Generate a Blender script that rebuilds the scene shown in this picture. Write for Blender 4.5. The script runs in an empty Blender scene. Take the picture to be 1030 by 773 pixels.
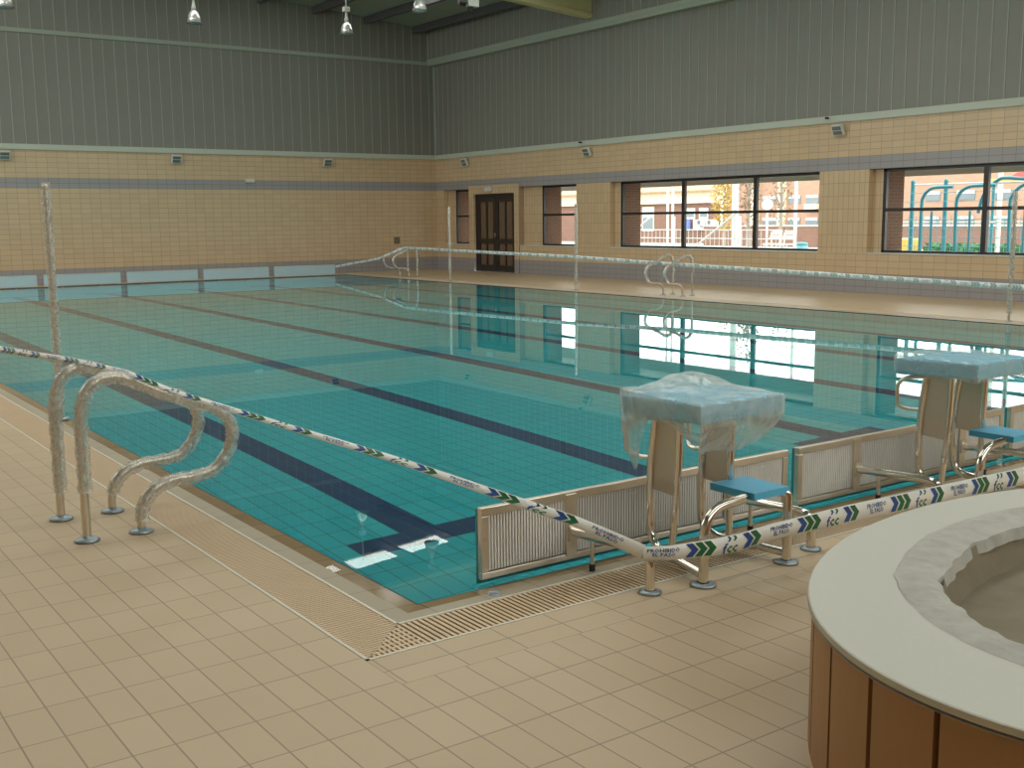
import bpy, bmesh, math, random
from mathutils import Vector, Matrix
random.seed(7)
scene = bpy.context.scene
COL = scene.collection

# ------------------------------------------------------------------ materials
def new_mat(name):
    m = bpy.data.materials.new(name); m.use_nodes = True
    nt = m.node_tree; nt.nodes.clear()
    out = nt.nodes.new('ShaderNodeOutputMaterial')
    return m, nt, out

def principled(nt, out, color=(.8, .8, .8), rough=.5, metal=0., spec=.5):
    p = nt.nodes.new('ShaderNodeBsdfPrincipled')
    p.inputs['Base Color'].default_value = (*color, 1)
    p.inputs['Roughness'].default_value = rough
    p.inputs['Metallic'].default_value = metal
    p.inputs['Specular IOR Level'].default_value = spec
    nt.links.new(p.outputs[0], out.inputs[0])
    return p

def plain(name, color, rough=.5, metal=0., spec=.5, var=.0, scale=8., bump=0.):
    """solid colour with faint procedural unevenness"""
    m, nt, out = new_mat(name)
    p = principled(nt, out, color, rough, metal, spec)
    if var or bump:
        tc = nt.nodes.new('ShaderNodeTexCoord')
        n = nt.nodes.new('ShaderNodeTexNoise'); n.inputs['Scale'].default_value = scale
        n.inputs['Detail'].default_value = 5
        nt.links.new(tc.outputs['Object'], n.inputs['Vector'])
        if var:
            mr = nt.nodes.new('ShaderNodeMapRange')
            mr.inputs['To Min'].default_value = 1 - var; mr.inputs['To Max'].default_value = 1 + var
            nt.links.new(n.outputs['Fac'], mr.inputs['Value'])
            mx = nt.nodes.new('ShaderNodeVectorMath'); mx.operation = 'SCALE'
            mx.inputs[0].default_value = color
            nt.links.new(mr.outputs[0], mx.inputs['Scale'])
            nt.links.new(mx.outputs[0], p.inputs['Base Color'])
        if bump:
            b = nt.nodes.new('ShaderNodeBump'); b.inputs['Strength'].default_value = bump
            b.inputs['Distance'].default_value = .01
            nt.links.new(n.outputs['Fac'], b.inputs['Height'])
            nt.links.new(b.outputs[0], p.inputs['Normal'])
    return m

def mathn(nt, op, a, b=None, c=None):
    n = nt.nodes.new('ShaderNodeMath'); n.operation = op
    for i, v in enumerate((a, b, c)):
        if v is None: continue
        if isinstance(v, (int, float)): n.inputs[i].default_value = v
        else: nt.links.new(v, n.inputs[i])
    return n.outputs[0]

def tile_mat(name, ax, w, h, c1, c2, grout, mortar=.004, phase=(0, 0), rough=.35, bands=(), bump=.25,
             offset=0., stain=.06, strip=None, spec=.5):
    """stack-bonded tiles; ax = (u axis, v axis) of object space; bands = [(v0, v1, colour)]"""
    m, nt, out = new_mat(name)
    p = principled(nt, out, c1, rough, 0, spec)
    tc = nt.nodes.new('ShaderNodeTexCoord'); sp = nt.nodes.new('ShaderNodeSeparateXYZ')
    nt.links.new(tc.outputs['Object'], sp.inputs[0])
    U = mathn(nt, 'SUBTRACT', sp.outputs[ax[0]], phase[0]); V = mathn(nt, 'SUBTRACT', sp.outputs[ax[1]], phase[1])
    def brick(u, v, w, h):
        cb = nt.nodes.new('ShaderNodeCombineXYZ')
        nt.links.new(u, cb.inputs[0]); nt.links.new(v, cb.inputs[1])
        b = nt.nodes.new('ShaderNodeTexBrick'); b.offset = offset; b.squash = 1.
        b.inputs['Scale'].default_value = 1; b.inputs['Brick Width'].default_value = w
        b.inputs['Row Height'].default_value = h; b.inputs['Mortar Size'].default_value = mortar
        b.inputs['Mortar Smooth'].default_value = .2; b.inputs['Bias'].default_value = 0
        b.inputs['Color1'].default_value = (*c1, 1); b.inputs['Color2'].default_value = (*c2, 1)
        b.inputs['Mortar'].default_value = (*grout, 1)
        nt.links.new(cb.outputs[0], b.inputs['Vector'])
        return b
    b = brick(U, V, w, h)
    col, fac = b.outputs['Color'], b.outputs['Fac']
    def mix(f, a, bb):
        x = nt.nodes.new('ShaderNodeMix'); x.data_type = 'RGBA'
        for s, v in ((0, f), (6, a), (7, bb)):
            if isinstance(v, tuple): x.inputs[s].default_value = (*v, 1)
            elif isinstance(v, (int, float)): x.inputs[s].default_value = v
            else: nt.links.new(v, x.inputs[s])
        return x.outputs[2]
    if strip:   # rows laid the other way round in one strip: (axis, lo, hi, minother)
        b2 = brick(mathn(nt, 'SUBTRACT', sp.outputs['X'], .064), mathn(nt, 'SUBTRACT', sp.outputs['Y'], strip[0]), .25, .12375)
        f = mathn(nt, 'MULTIPLY', mathn(nt, 'GREATER_THAN', sp.outputs['Y'], strip[0]),
                  mathn(nt, 'GREATER_THAN', sp.outputs['X'], strip[1]))
        f = mathn(nt, 'MULTIPLY', f, mathn(nt, 'LESS_THAN', sp.outputs['Y'], strip[2]))
        col = mix(f, col, b2.outputs['Color'])
        fac = mathn(nt, 'ADD', mathn(nt, 'MULTIPLY', mathn(nt, 'SUBTRACT', 1., f), b.outputs['Fac']),
                    mathn(nt, 'MULTIPLY', f, b2.outputs['Fac']))
    for v0, v1, bc in bands:
        f = mathn(nt, 'MULTIPLY', mathn(nt, 'GREATER_THAN', sp.outputs[ax[1]], v0), mathn(nt, 'LESS_THAN', sp.outputs[ax[1]], v1))
        bg = mix(fac, bc, tuple(x * .62 for x in bc))
        col = mix(f, col, bg)
    n = nt.nodes.new('ShaderNodeTexNoise'); n.inputs['Scale'].default_value = 1.3; n.inputs['Detail'].default_value = 6
    nt.links.new(tc.outputs['Object'], n.inputs['Vector'])
    mr = nt.nodes.new('ShaderNodeMapRange'); mr.inputs['To Min'].default_value = 1 - stain; mr.inputs['To Max'].default_value = 1 + stain
    nt.links.new(n.outputs['Fac'], mr.inputs['Value'])
    sc = nt.nodes.new('ShaderNodeVectorMath'); sc.operation = 'SCALE'
    nt.links.new(col, sc.inputs[0]); nt.links.new(mr.outputs[0], sc.inputs['Scale'])
    nt.links.new(sc.outputs[0], p.inputs['Base Color'])
    if bump:
        bp = nt.nodes.new('ShaderNodeBump'); bp.invert = True
        bp.inputs['Strength'].default_value = bump; bp.inputs['Distance'].default_value = .003
        nt.links.new(fac, bp.inputs['Height']); nt.links.new(bp.outputs[0], p.inputs['Normal'])
    return m

TAN1, TAN2, TAN_G = (.575, .44, .285), (.54, .41, .26), (.31, .235, .155)
BAND = (.33, .315, .32)
H = .127
BANDS = [(-1, 3 * H, BAND), (19 * H, 21 * H, BAND)]
M = {}
WT1, WT2, WTG = (.64, .475, .295), (.59, .435, .27), (.40, .295, .195)
M['wall_x'] = tile_mat('wall_tiles_far', ('X', 'Z'), .25, H, WT1, WT2, WTG, .006, bands=BANDS, phase=(.1, 0))
M['wall_y'] = tile_mat('wall_tiles_right', ('Y', 'Z'), .25, H, WT1, WT2, WTG, .006, bands=BANDS, phase=(.1, 0))
M['pier'] = tile_mat('pier_tiles_upright', ('Y', 'Z'), .125, .254, WT1, WT2, WTG, .006, bands=[(-1, 3 * H, BAND)], phase=(.07, .127))
M['pier_x'] = tile_mat('pier_tiles_return', ('X', 'Z'), .125, .254, WT1, WT2, WTG, .006, bands=[(-1, 3 * H, BAND)], phase=(.02, .127))
M['deck'] = tile_mat('deck_tiles', ('Y', 'X'), .25, .125, TAN1, TAN2, TAN_G, .003, phase=(-.63, -.455), rough=.42,
                     bump=.5, strip=(-.6625, -.455, -.415), stain=.09)
M['coping'] = tile_mat('coping_tiles', ('Y', 'X'), .25, .5, (.41, .35, .25), (.385, .325, .23), (.25, .2, .13), .003, rough=.5, phase=(0, -.25))
M['coping_x'] = tile_mat('coping_tiles_near', ('X', 'Y'), .25, .5, (.41, .35, .25), (.385, .325, .23), (.25, .2, .13), .003, rough=.5, phase=(0, -.25))
M['coping_wet'] = tile_mat('coping_wet_lip', ('Y', 'X'), .25, .5, (.33, .235, .125), (.29, .2, .105), (.17, .12, .07), .004, rough=.09, phase=(0, -.25), stain=.25, bump=.1)
M['coping_wet_x'] = tile_mat('coping_wet_lip_near', ('X', 'Y'), .25, .5, (.33, .235, .125), (.29, .2, .105), (.17, .12, .07), .004, rough=.09, phase=(0, -.25), stain=.25, bump=.1)
TEAL1, TEAL2, TEALG = (.03, .53, .60), (.025, .49, .565), (.02, .19, .19)
M['pool'] = tile_mat('pool_floor_tiles', ('Y', 'X'), .25, .125, TEAL1, TEAL2, TEALG, .004, rough=.4, phase=(.12, 0), bump=0, stain=.04)
M['pool_wx'] = tile_mat('pool_wall_tiles', ('X', 'Z'), .25, .125, TEAL1, TEAL2, TEALG, .004, rough=.4, bump=0)
M['pool_wy'] = tile_mat('pool_side_tiles', ('Y', 'Z'), .25, .125, TEAL1, TEAL2, TEALG, .004, rough=.4, bump=0)
M['navy'] = tile_mat('lane_line_tiles', ('Y', 'X'), .25, .125, (.010, .038, .14), (.012, .042, .15), (.02, .12, .12), .004, rough=.4, phase=(.12, 0), bump=0)
M['navy_edge'] = plain('navy_edge_tile', (.02, .035, .06), .25)
M['grate'] = plain('drain_slats_cream', (.66, .50, .33), .5, var=.05)
M['grate_trim'] = plain('drain_edge_white', (.72, .68, .58), .4)
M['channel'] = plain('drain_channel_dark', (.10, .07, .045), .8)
M['steel'] = plain('polished_steel', (.78, .73, .66), .13, 1., var=.04, scale=3)
M['steel_dull'] = plain('brushed_steel', (.74, .68, .59), .3, 1., var=.12, scale=5)
M['flange'] = plain('zinc_flange', (.36, .42, .47), .42, .9)
M['grille'] = plain('panel_white_bars', (.80, .80, .77), .4, var=.05)
M['grille_back'] = plain('panel_grey_backing', (.46, .45, .42), .6, var=.08)
M['panel_teal'] = plain('panel_teal_board', (.05, .36, .40), .35)
M['film_panel'] = plain('pale_blue_film', (.52, .64, .68), .35, var=.05, scale=3)
M['block_blue'] = plain('blue_platform', (.20, .56, .76), .5, var=.05)
M['step_blue'] = plain('blue_step', (.10, .50, .78), .4)
M['rubber'] = plain('dark_rubber', (.02, .02, .02), .7)
M['plate'] = plain('steel_side_plate', (.62, .56, .46), .38, .85, var=.15, scale=4)
M['tape'] = plain('tape_white_film', (.80, .81, .78), .3, var=.02)
M['ink_blue'] = plain('tape_print_blue', (.02, .075, .27), .4)
M['ink_green'] = plain('tape_print_green', (.015, .13, .045), .4)
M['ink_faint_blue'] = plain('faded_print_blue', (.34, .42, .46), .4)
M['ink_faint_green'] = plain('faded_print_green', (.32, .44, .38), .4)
M['black_frame'] = plain('black_window_frame', (.018, .016, .018), .35)
M['door_dark'] = plain('dark_door_metal', (.022, .018, .018), .3)
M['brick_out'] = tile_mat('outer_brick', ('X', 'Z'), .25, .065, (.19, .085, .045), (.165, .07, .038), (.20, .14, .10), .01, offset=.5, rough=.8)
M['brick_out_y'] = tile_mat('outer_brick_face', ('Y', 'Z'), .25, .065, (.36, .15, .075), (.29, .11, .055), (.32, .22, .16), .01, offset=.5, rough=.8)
M['clad'] = plain('grey_metal_cladding', (.23, .226, .198), .5, .0, var=.05, scale=2.)
M['clad_rib'] = plain('cladding_rib_light', (.36, .365, .31), .45)
M['trim_grey'] = plain('pale_grey_trim', (.50, .54, .46), .5)
M['trim_upper'] = plain('grey_green_trim', (.35, .39, .32), .5)
M['ceil'] = plain('ceiling_grey_green', (.30, .34, .27), .6, var=.05)
M['purlin'] = plain('dark_purlin', (.085, .08, .085), .6)
M['beam'] = plain('cream_yellow_beam', (.56, .52, .27), .5, var=.04)
M['white'] = plain('white_plastic', (.78, .78, .75), .4)
M['off_white'] = plain('off_white_enamel', (.62, .64, .60), .4)
M['grey_lens'] = plain('grey_lamp_glass', (.17, .2, .19), .15)
M['vent'] = plain('brown_vent', (.19, .15, .09), .6)
M['lamp_glass'] = plain('prismatic_reflector', (.95, .95, .93), .12, .55, bump=.9, scale=30)
M['lamp_rim'] = plain('lamp_rim', (.25, .27, .25), .3, .8)
M['stone'] = plain('pale_stone_rim', (.60, .60, .54), .45, var=.03, scale=60)
M['stone_edge'] = plain('stone_rim_edge', (.50, .46, .36), .5)
M['mortar'] = plain('rough_mortar', (.47, .46, .42), .95, var=.28, scale=14, bump=1.)
M['concrete'] = plain('raw_concrete', (.25, .215, .15), .95, var=.2, scale=9, bump=.8)
M['clay'] = plain('brown_clay_panel', (.36, .19, .075), .5, var=.08, scale=5, bump=.1)
M['joint'] = plain('dark_joint', (.05, .045, .04), .8)
# outside
M['pave'] = plain('pale_paving', (.36, .36, .35), .8, var=.05)
M['fascia'] = plain('cream_fascia', (.74, .68, .50), .7)
M['roof_tile'] = plain('terracotta_roof', (.55, .33, .22), .8, var=.15, scale=3)
M['b_brick'] = tile_mat('far_brick', ('Y', 'Z'), .5, .13, (.23, .13, .10), (.21, .115, .085), (.24, .16, .12), .006, offset=.5, rough=.9, bump=0)
M['b2_brick'] = tile_mat('flats_brick', ('Y', 'Z'), .6, .16, (.42, .265, .19), (.39, .24, .17), (.34, .22, .17), .006, offset=.5, rough=.9, bump=0)
M['win_grey'] = plain('grey_window_glass', (.16, .20, .23), .15)
M['shutter'] = plain('white_shutter', (.52, .54, .53), .6)
M['ac'] = plain('white_unit', (.52, .53, .50), .5)
M['dark_fan'] = plain('dark_fan', (.12, .13, .14), .5)
M['sign_blue'] = plain('blue_sign', (.10, .18, .55), .4)
M['paint_white'] = plain('white_paint', (.58, .60, .58), .4)
M['paint_grey'] = plain('galvanised_grey', (.45, .49, .48), .45)
M['paint_teal'] = plain('teal_paint', (.025, .19, .24), .35)
M['paint_teal_l'] = plain('teal_light_paint', (.12, .32, .37), .35)
M['yellow'] = plain('yellow_plastic', (.55, .38, .08), .4)
M['red'] = plain('red_plastic', (.42, .04, .035), .4)
M['green'] = plain('green_hedge', (.05, .17, .07), .8, var=.2)
M['yleaf'] = plain('yellow_leaves', (.45, .31, .07), .8, var=.25)
M['bleaf'] = plain('dry_reddish_leaves', (.26, .16, .10), .8, var=.25)
M['bark'] = plain('grey_bark', (.30, .27, .23), .9)
M['soffit'] = plain('soffit_grey_white', (.50, .53, .47), .6)

def thin_glass(name, tint=(1, 1, 1), ior=1.45):
    m, nt, out = new_mat(name)
    t = nt.nodes.new('ShaderNodeBsdfTransparent'); t.inputs[0].default_value = (*tint, 1)
    g = nt.nodes.new('ShaderNodeBsdfGlossy'); g.inputs['Roughness'].default_value = 0
    f = nt.nodes.new('ShaderNodeFresnel'); ge = nt.nodes.new('ShaderNodeNewGeometry')
    nt.links.new(mathn(nt, 'ADD', mathn(nt, 'MULTIPLY', ge.outputs['Backfacing'], 1 / ior - ior), ior), f.inputs[0])
    mx = nt.nodes.new('ShaderNodeMixShader')
    nt.links.new(f.outputs[0], mx.inputs[0]); nt.links.new(t.outputs[0], mx.inputs[1]); nt.links.new(g.outputs[0], mx.inputs[2])
    nt.links.new(mx.outputs[0], out.inputs[0]); return m
M['glass'] = thin_glass('window_glass', (.93, .96, .95))
M['roof_glass'] = thin_glass('rooflight_glass', (.95, .97, .96))
M['door_glass'] = plain('door_brown_glass', (.16, .105, .07), .15)

def water_mat():
    m, nt, out = new_mat('pool_water')
    g = nt.nodes.new('ShaderNodeBsdfGlass'); g.inputs['IOR'].default_value = 1.333
    g.inputs['Roughness'].default_value = 0; g.inputs['Color'].default_value = (.93, 1, .99, 1)
    tc = nt.nodes.new('ShaderNodeTexCoord')
    n = nt.nodes.new('ShaderNodeTexNoise'); n.inputs['Scale'].default_value = 1.6; n.inputs['Detail'].default_value = 3
    nt.links.new(tc.outputs['Object'], n.inputs['Vector'])
    b = nt.nodes.new('ShaderNodeBump'); b.inputs['Strength'].default_value = .03; b.inputs['Distance'].default_value = .006
    nt.links.new(n.outputs['Fac'], b.inputs['Height']); nt.links.new(b.outputs[0], g.inputs['Normal'])
    nt.links.new(g.outputs[0], out.inputs[0]); return m
M['water'] = water_mat()

def plastic_film(name, opacity=.5, color=(.75, .78, .76), scale=14, bump=.5, spread=.22):
    m, nt, out = new_mat(name)
    tc = nt.nodes.new('ShaderNodeTexCoord')
    n = nt.nodes.new('ShaderNodeTexNoise'); n.inputs['Scale'].default_value = scale; n.inputs['Detail'].default_value = 4
    n.inputs['Distortion'].default_value = 1.2
    nt.links.new(tc.outputs['Object'], n.inputs['Vector'])
    bp = nt.nodes.new('ShaderNodeBump'); bp.inputs['Strength'].default_value = bump; bp.inputs['Distance'].default_value = .01
    nt.links.new(n.outputs['Fac'], bp.inputs['Height'])
    t = nt.nodes.new('ShaderNodeBsdfTransparent'); t.inputs[0].default_value = (.97, .98, .97, 1)
    d = nt.nodes.new('ShaderNodeBsdfDiffuse'); d.inputs[0].default_value = (*color, 1)
    tl = nt.nodes.new('ShaderNodeBsdfTranslucent'); tl.inputs[0].default_value = (*color, 1)
    g = nt.nodes.new('ShaderNodeBsdfGlossy'); g.inputs['Roughness'].default_value = .18
    for x in (d, tl, g): nt.links.new(bp.outputs[0], x.inputs['Normal'])
    m1 = nt.nodes.new('ShaderNodeMixShader'); m1.inputs[0].default_value = .4
    nt.links.new(d.outputs[0], m1.inputs[1]); nt.links.new(tl.outputs[0], m1.inputs[2])
    m2 = nt.nodes.new('ShaderNodeMixShader')
    mr = nt.nodes.new('ShaderNodeMapRange'); mr.inputs['From Min'].default_value = .3; mr.inputs['From Max'].default_value = .7
    mr.inputs['To Min'].default_value = max(0, opacity - spread); mr.inputs['To Max'].default_value = min(1, opacity + spread)
    nt.links.new(n.outputs['Fac'], mr.inputs['Value']); nt.links.new(mr.outputs[0], m2.inputs[0])
    nt.links.new(t.outputs[0], m2.inputs[1]); nt.links.new(m1.outputs[0], m2.inputs[2])
    m3 = nt.nodes.new('ShaderNodeMixShader'); m3.inputs[0].default_value = .10
    nt.links.new(m2.outputs[0], m3.inputs[1]); nt.links.new(g.outputs[0], m3.inputs[2])
    nt.links.new(m3.outputs[0], out.inputs[0]); return m
M['puddle'] = thin_glass('puddle_water', (.9, .88, .84), 1.333)
M['wrap'] = plastic_film('clear_wrap_on_rail', .34, (.92, .91, .87), 18, .15, .2)
M['cover'] = plastic_film('milky_plastic_sheet', .40, (.97, .98, .95), 7, .2, .2)

# ------------------------------------------------------------------ mesh builder
class MB:
    def __init__(s, o=(0, 0, 0)):
        s.v = []; s.f = []; s.mi = []; s.sm = []; s.o = Vector(o); s.m = 0
    def add(s, vs, fs, smooth=False):
        b = len(s.v); s.v += [tuple(Vector(v) - s.o) for v in vs]
        for f in fs:
            s.f.append([b + i for i in f]); s.mi.append(s.m); s.sm.append(smooth)
    def box(s, x0, x1, y0, y1, z0, z1):
        s.add([(x0, y0, z0), (x1, y0, z0), (x1, y1, z0), (x0, y1, z0), (x0, y0, z1), (x1, y0, z1), (x1, y1, z1), (x0, y1, z1)],
              [(0, 3, 2, 1), (4, 5, 6, 7), (0, 1, 5, 4), (1, 2, 6, 5), (2, 3, 7, 6), (3, 0, 4, 7)])
    def hexa(s, p):
        s.add(p, [(0, 3, 2, 1), (4, 5, 6, 7), (0, 1, 5, 4), (1, 2, 6, 5), (2, 3, 7, 6), (3, 0, 4, 7)])
    def obox(s, c, ux, uy, uz):
        c, ux, uy, uz = map(Vector, (c, ux, uy, uz))
        s.hexa([c - ux - uy - uz, c + ux - uy - uz, c + ux + uy - uz, c - ux + uy - uz,
                c - ux - uy + uz, c + ux - uy + uz, c + ux + uy + uz, c - ux + uy + uz])
    def bar(s, a, b, w, h=None):
        a, b = Vector(a), Vector(b); h = h or w; d = (b - a)
        up = Vector((0, 0, 1)) if abs(d.normalized().z) < .95 else Vector((1, 0, 0))
        sx = d.cross(up).normalized() * w / 2; sy = sx.cross(d).normalized() * h / 2
        s.obox((a + b) / 2, d / 2, sx, sy)
    def tube(s, pts, r, n=12, caps=True, jit=0.):
        pts = [Vector(p) for p in pts]; rings = []
        t = (pts[1] - pts[0]).normalized()
        up = Vector((0, 0, 1)) if abs(t.z) < .9 else Vector((1, 0, 0))
        u = t.cross(up).normalized()
        for i, p in enumerate(pts):
            t2 = ((pts[min(i + 1, len(pts) - 1)] - p).normalized() + (p - pts[max(i - 1, 0)]).normalized())
            t2 = t2.normalized() if t2.length > 1e-6 else t
            u = (u - t2 * u.dot(t2)).normalized(); w = t2.cross(u)
            rr = r[i] if isinstance(r, (list, tuple)) else r
            ring = []
            for k in range(n):
                a = 2 * math.pi * k / n
                q = rr * (1 + (random.uniform(-jit, jit) if jit else 0))
                ring.append(p + (u * math.cos(a) + w * math.sin(a)) * q)
            rings.append(ring)
        vs = [v for g in rings for v in g]; fs = []
        for i in range(len(pts) - 1):
            for k in range(n):
                k2 = (k + 1) % n
                fs.append((i * n + k, i * n + k2, (i + 1) * n + k2, (i + 1) * n + k))
        s.add(vs, fs, True)
        if caps:
            s.add(rings[0], [tuple(range(n))[::-1]]); s.add(rings[-1], [tuple(range(n))])
    def lathe(s, c, prof, n=24, smooth=True):
        c = Vector(c); vs = []; fs = []
        for r, z in prof:
            for k in range(n):
                a = 2 * math.pi * k / n; vs.append(c + Vector((r * math.cos(a), r * math.sin(a), z)))
        for i in range(len(prof) - 1):
            for k in range(n):
                k2 = (k + 1) % n; fs.append((i * n + k, i * n + k2, (i + 1) * n + k2, (i + 1) * n + k))
        s.add(vs, fs, smooth)
    def disc(s, c, r, z0, z1, n=24):
        s.lathe(c, [(0.0005, z0), (r, z0), (r, z1), (0.0005, z1)], n, False)
    def prism(s, poly, z0, z1):
        n = len(poly)
        s.add([(x, y, z0) for x, y in poly] + [(x, y, z1) for x, y in poly],
              [tuple(range(n))[::-1], tuple(range(n, 2 * n))] + [(i, (i + 1) % n, n + (i + 1) % n, n + i) for i in range(n)])
    def build(s, name, mats, parent=None, bevel=0., loc=(0, 0, 0)):
        me = bpy.data.meshes.new(name); me.from_pydata(s.v, [], s.f)
        mats = mats if isinstance(mats, (list, tuple)) else [mats]
        for m in mats: me.materials.append(m)
        me.polygons.foreach_set('material_index', s.mi); me.polygons.foreach_set('use_smooth', s.sm)
        me.update(); o = bpy.data.objects.new(name, me); COL.objects.link(o); o.location = loc
        if parent is not None: o.parent = parent
        if bevel:
            b = o.modifiers.new('bevel', 'BEVEL'); b.width = bevel; b.segments = 2; b.limit_method = 'ANGLE'; b.angle_limit = 1.
        return o

def round_path(pts, rad, n=7):
    """polyline with filleted corners"""
    pts = [Vector(p) for p in pts]; out = [pts[0]]
    for i in range(1, len(pts) - 1):
        a, b, c = pts[i - 1], pts[i], pts[i + 1]
        r = rad[i - 1] if isinstance(rad, (list, tuple)) else rad
        d1 = (a - b); d2 = (c - b); r1 = min(r, d1.length * .49, d2.length * .49)
        p, q = b + d1.normalized() * r1, b + d2.normalized() * r1
        for k in range(n + 1):
            t = k / n; out.append(p * (1 - t) ** 2 + b * 2 * t * (1 - t) + q * t * t)
    out.append(pts[-1]); return out

def catmull(pts, n=8):
    P = [Vector(p) for p in pts]; P = [P[0] * 2 - P[1]] + P + [P[-1] * 2 - P[-2]]; out = []
    for i in range(1, len(P) - 2):
        for k in range(n):
            t = k / n
            out.append(.5 * ((2 * P[i]) + (P[i + 1] - P[i - 1]) * t + (2 * P[i - 1] - 5 * P[i] + 4 * P[i + 1] - P[i + 2]) * t * t
                             + (3 * P[i] - P[i - 1] - 3 * P[i + 1] + P[i + 2]) * t ** 3))
    out.append(P[-2]); return out

def tag(o, label=None, cat=None, group=None, kind=None):
    if label: o['label'] = label
    if cat: o['category'] = cat
    if group: o['group'] = group
    if kind: o['kind'] = kind
    return o
def thing(name, loc, label, cat, group=None, rot=0):
    o = bpy.data.objects.new(name, None); COL.objects.link(o); o.location = loc
    o.rotation_euler = (0, 0, rot); o.empty_display_size = .1
    return tag(o, label, cat, group)
def struct(o, label=None): return tag(o, label, None, None, 'structure')
def copy_tree(o, parent=None):
    c = o.copy(); COL.objects.link(c)
    if parent is not None: c.parent = parent
    for ch in [x for x in COL.objects if x.parent == o]: copy_tree(ch, c)
    return c

# ------------------------------------------------------------------ room dimensions (metres)
PW, PL = 12.5, 25.0            # pool
WX, FY = 16.27, 26.1           # right wall plane, far wall plane
LX, NY = -6.0, -9.0            # unseen left and near walls
def roof_z(x): return 7.22 + .08 * (WX - x)

# floor ------------------------------------------------------------
b = MB(); g = .455
b.box(LX, -g, NY, FY, -.12, 0); b.box(-g, WX, NY, -.415, -.12, 0)
b.box(PW + g, WX, -.415, FY, -.12, 0); b.box(-g, PW + g, PL + g, FY, -.12, 0)
struct(b.build('floor', M['deck']))

# pool shell -------------------------------------------------------
D = -1.30
b = MB()
b.m = 0; b.add([(0, 0, D), (PW, 0, D), (PW, PL, D), (0, PL, D)], [(0, 1, 2, 3)])
b.m = 1; b.add([(0, 0, D), (PW, 0, D), (PW, 0, -.03), (0, 0, -.03)], [(3, 2, 1, 0)])
b.add([(0, PL, D), (PW, PL, D), (PW, PL, -.03), (0, PL, -.03)], [(0, 1, 2, 3)])
b.m = 2; b.add([(0, 0, D), (0, PL, D), (0, PL, -.03), (0, 0, -.03)], [(0, 1, 2, 3)])
b.add([(PW, 0, D), (PW, PL, D), (PW, PL, -.03), (PW, 0, -.03)], [(3, 2, 1, 0)])
struct(b.build('pool_basin', [M['pool'], M['pool_wx'], M['pool_wy']]))
for k in range(6):
    cx = 1.25 + 2 * k; b = MB()
    b.box(cx - .125, cx + .125, 2.12, PL - 2.12, D, D + .004)
    b.box(cx - .5, cx + .5, 1.87, 2.12, D, D + .004); b.box(cx - .5, cx + .5, PL - 2.12, PL - 1.87, D, D + .004)
    struct(b.build('lane_line', M['navy']))
b = MB(); b.add([(0.002, 0.002, -.014), (PW - .002, 0.002, -.014), (PW - .002, PL - .002, -.014), (0.002, PL - .002, -.014)], [(0, 1, 2, 3)])
tag(b.build('pool_water', M['water']), 'still clear turquoise water filling the whole swimming pool', 'water', kind='stuff')

# coping (dry strip, wet sloping lip, navy nosing) --------------------
NF = .865      # the near strip is a little narrower
def ring(mb, a, c, z0, z1, mats):
    """mitred ring from offset a (outer) to c (inner) around the pool; slopes z0 -> z1"""
    O = [(-a, -a * NF), (PW + a, -a * NF), (PW + a, PL + a), (-a, PL + a)]
    I = [(-c, -c * NF), (PW + c, -c * NF), (PW + c, PL + c), (-c, PL + c)]
    for i in range(4):
        j = (i + 1) % 4; mb.m = 0 if (i == 1 and mats[0] == 3) else mats[i % 2]
        mb.add([(*O[i], z0), (*O[j], z0), (*I[j], z1), (*I[i], z1)], [(0, 1, 2, 3)])
b = MB(); ring(b, .185, .095, 0, -.002, (1, 0)); ring(b, .095, .012, -.002, -.006, (3, 2)); ring(b, .012, 0, -.006, -.009, (4, 4))
I = [(0, 0), (PW, 0), (PW, PL), (0, PL)]
b.m = 4
for i in range(4):
    j = (i + 1) % 4; b.add([(*I[i], -.009), (*I[j], -.009), (*I[j], -.075), (*I[i], -.075)], [(0, 1, 2, 3)])
struct(b.build('pool_coping', [M['coping'], M['coping_x'], M['coping_wet'], M['coping_wet_x'], M['navy_edge']]))

# overflow gratings -------------------------------------------------
def grating(name, x0, x1, y0, y1, along, label):
    t = thing(name, ((x0 + x1) / 2, (y0 + y1) / 2, -.06), label, 'drain grating', 'overflow gratings around the pool')
    o = t.location
    b = MB(o); b.box(x0, x1, y0, y1, -.06, -.045); b.build('channel', M['channel'], t)
    b = MB(o)
    if along == 'x':
        n = int((x1 - x0) / .025)
        for i in range(n):
            x = x0 + (i + .5) * (x1 - x0) / n; b.box(x - .0072, x + .0072, y0 + .012, y1 - .012, -.018, -.001)
    else:
        n = int((y1 - y0) / .021)
        for i in range(n):
            y = y0 + (i + .5) * (y1 - y0) / n; b.box(x0 + .012, x1 - .012, y - .0062, y + .0062, -.018, -.001)
    b.build('slats', M['grate'], t)
    for s in (0, 1):
        b = MB(o)
        if along == 'x':
            yy = y0 if s == 0 else y1 - .012; b.box(x0, x1, yy, yy + .012, -.04, .002)
        else:
            xx = x0 if s == 0 else x1 - .012; b.box(xx, xx + .012, y0, y1, -.04, .002)
        b.build('edge_strip', M['grate_trim'], t)
    return t
q, e = .455, .185
EN, QN = .16, .415
grating('drain_grating', -e, PW + e, -QN, -EN, 'x', 'slotted cream drain grating along the near end, under the starting blocks')
grating('drain_grating', -q, -e, -EN, PL + e, 'y', 'slotted cream drain grating along the left side, by the wrapped handrails')
grating('drain_grating', PW + e, PW + q, -EN, PL + e, 'y', 'slotted cream drain grating along the window side of the pool')
grating('drain_grating', -e, PW + e, PL + e, PL + q, 'x', 'slotted cream drain grating along the far end, behind the pale panels')
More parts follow.
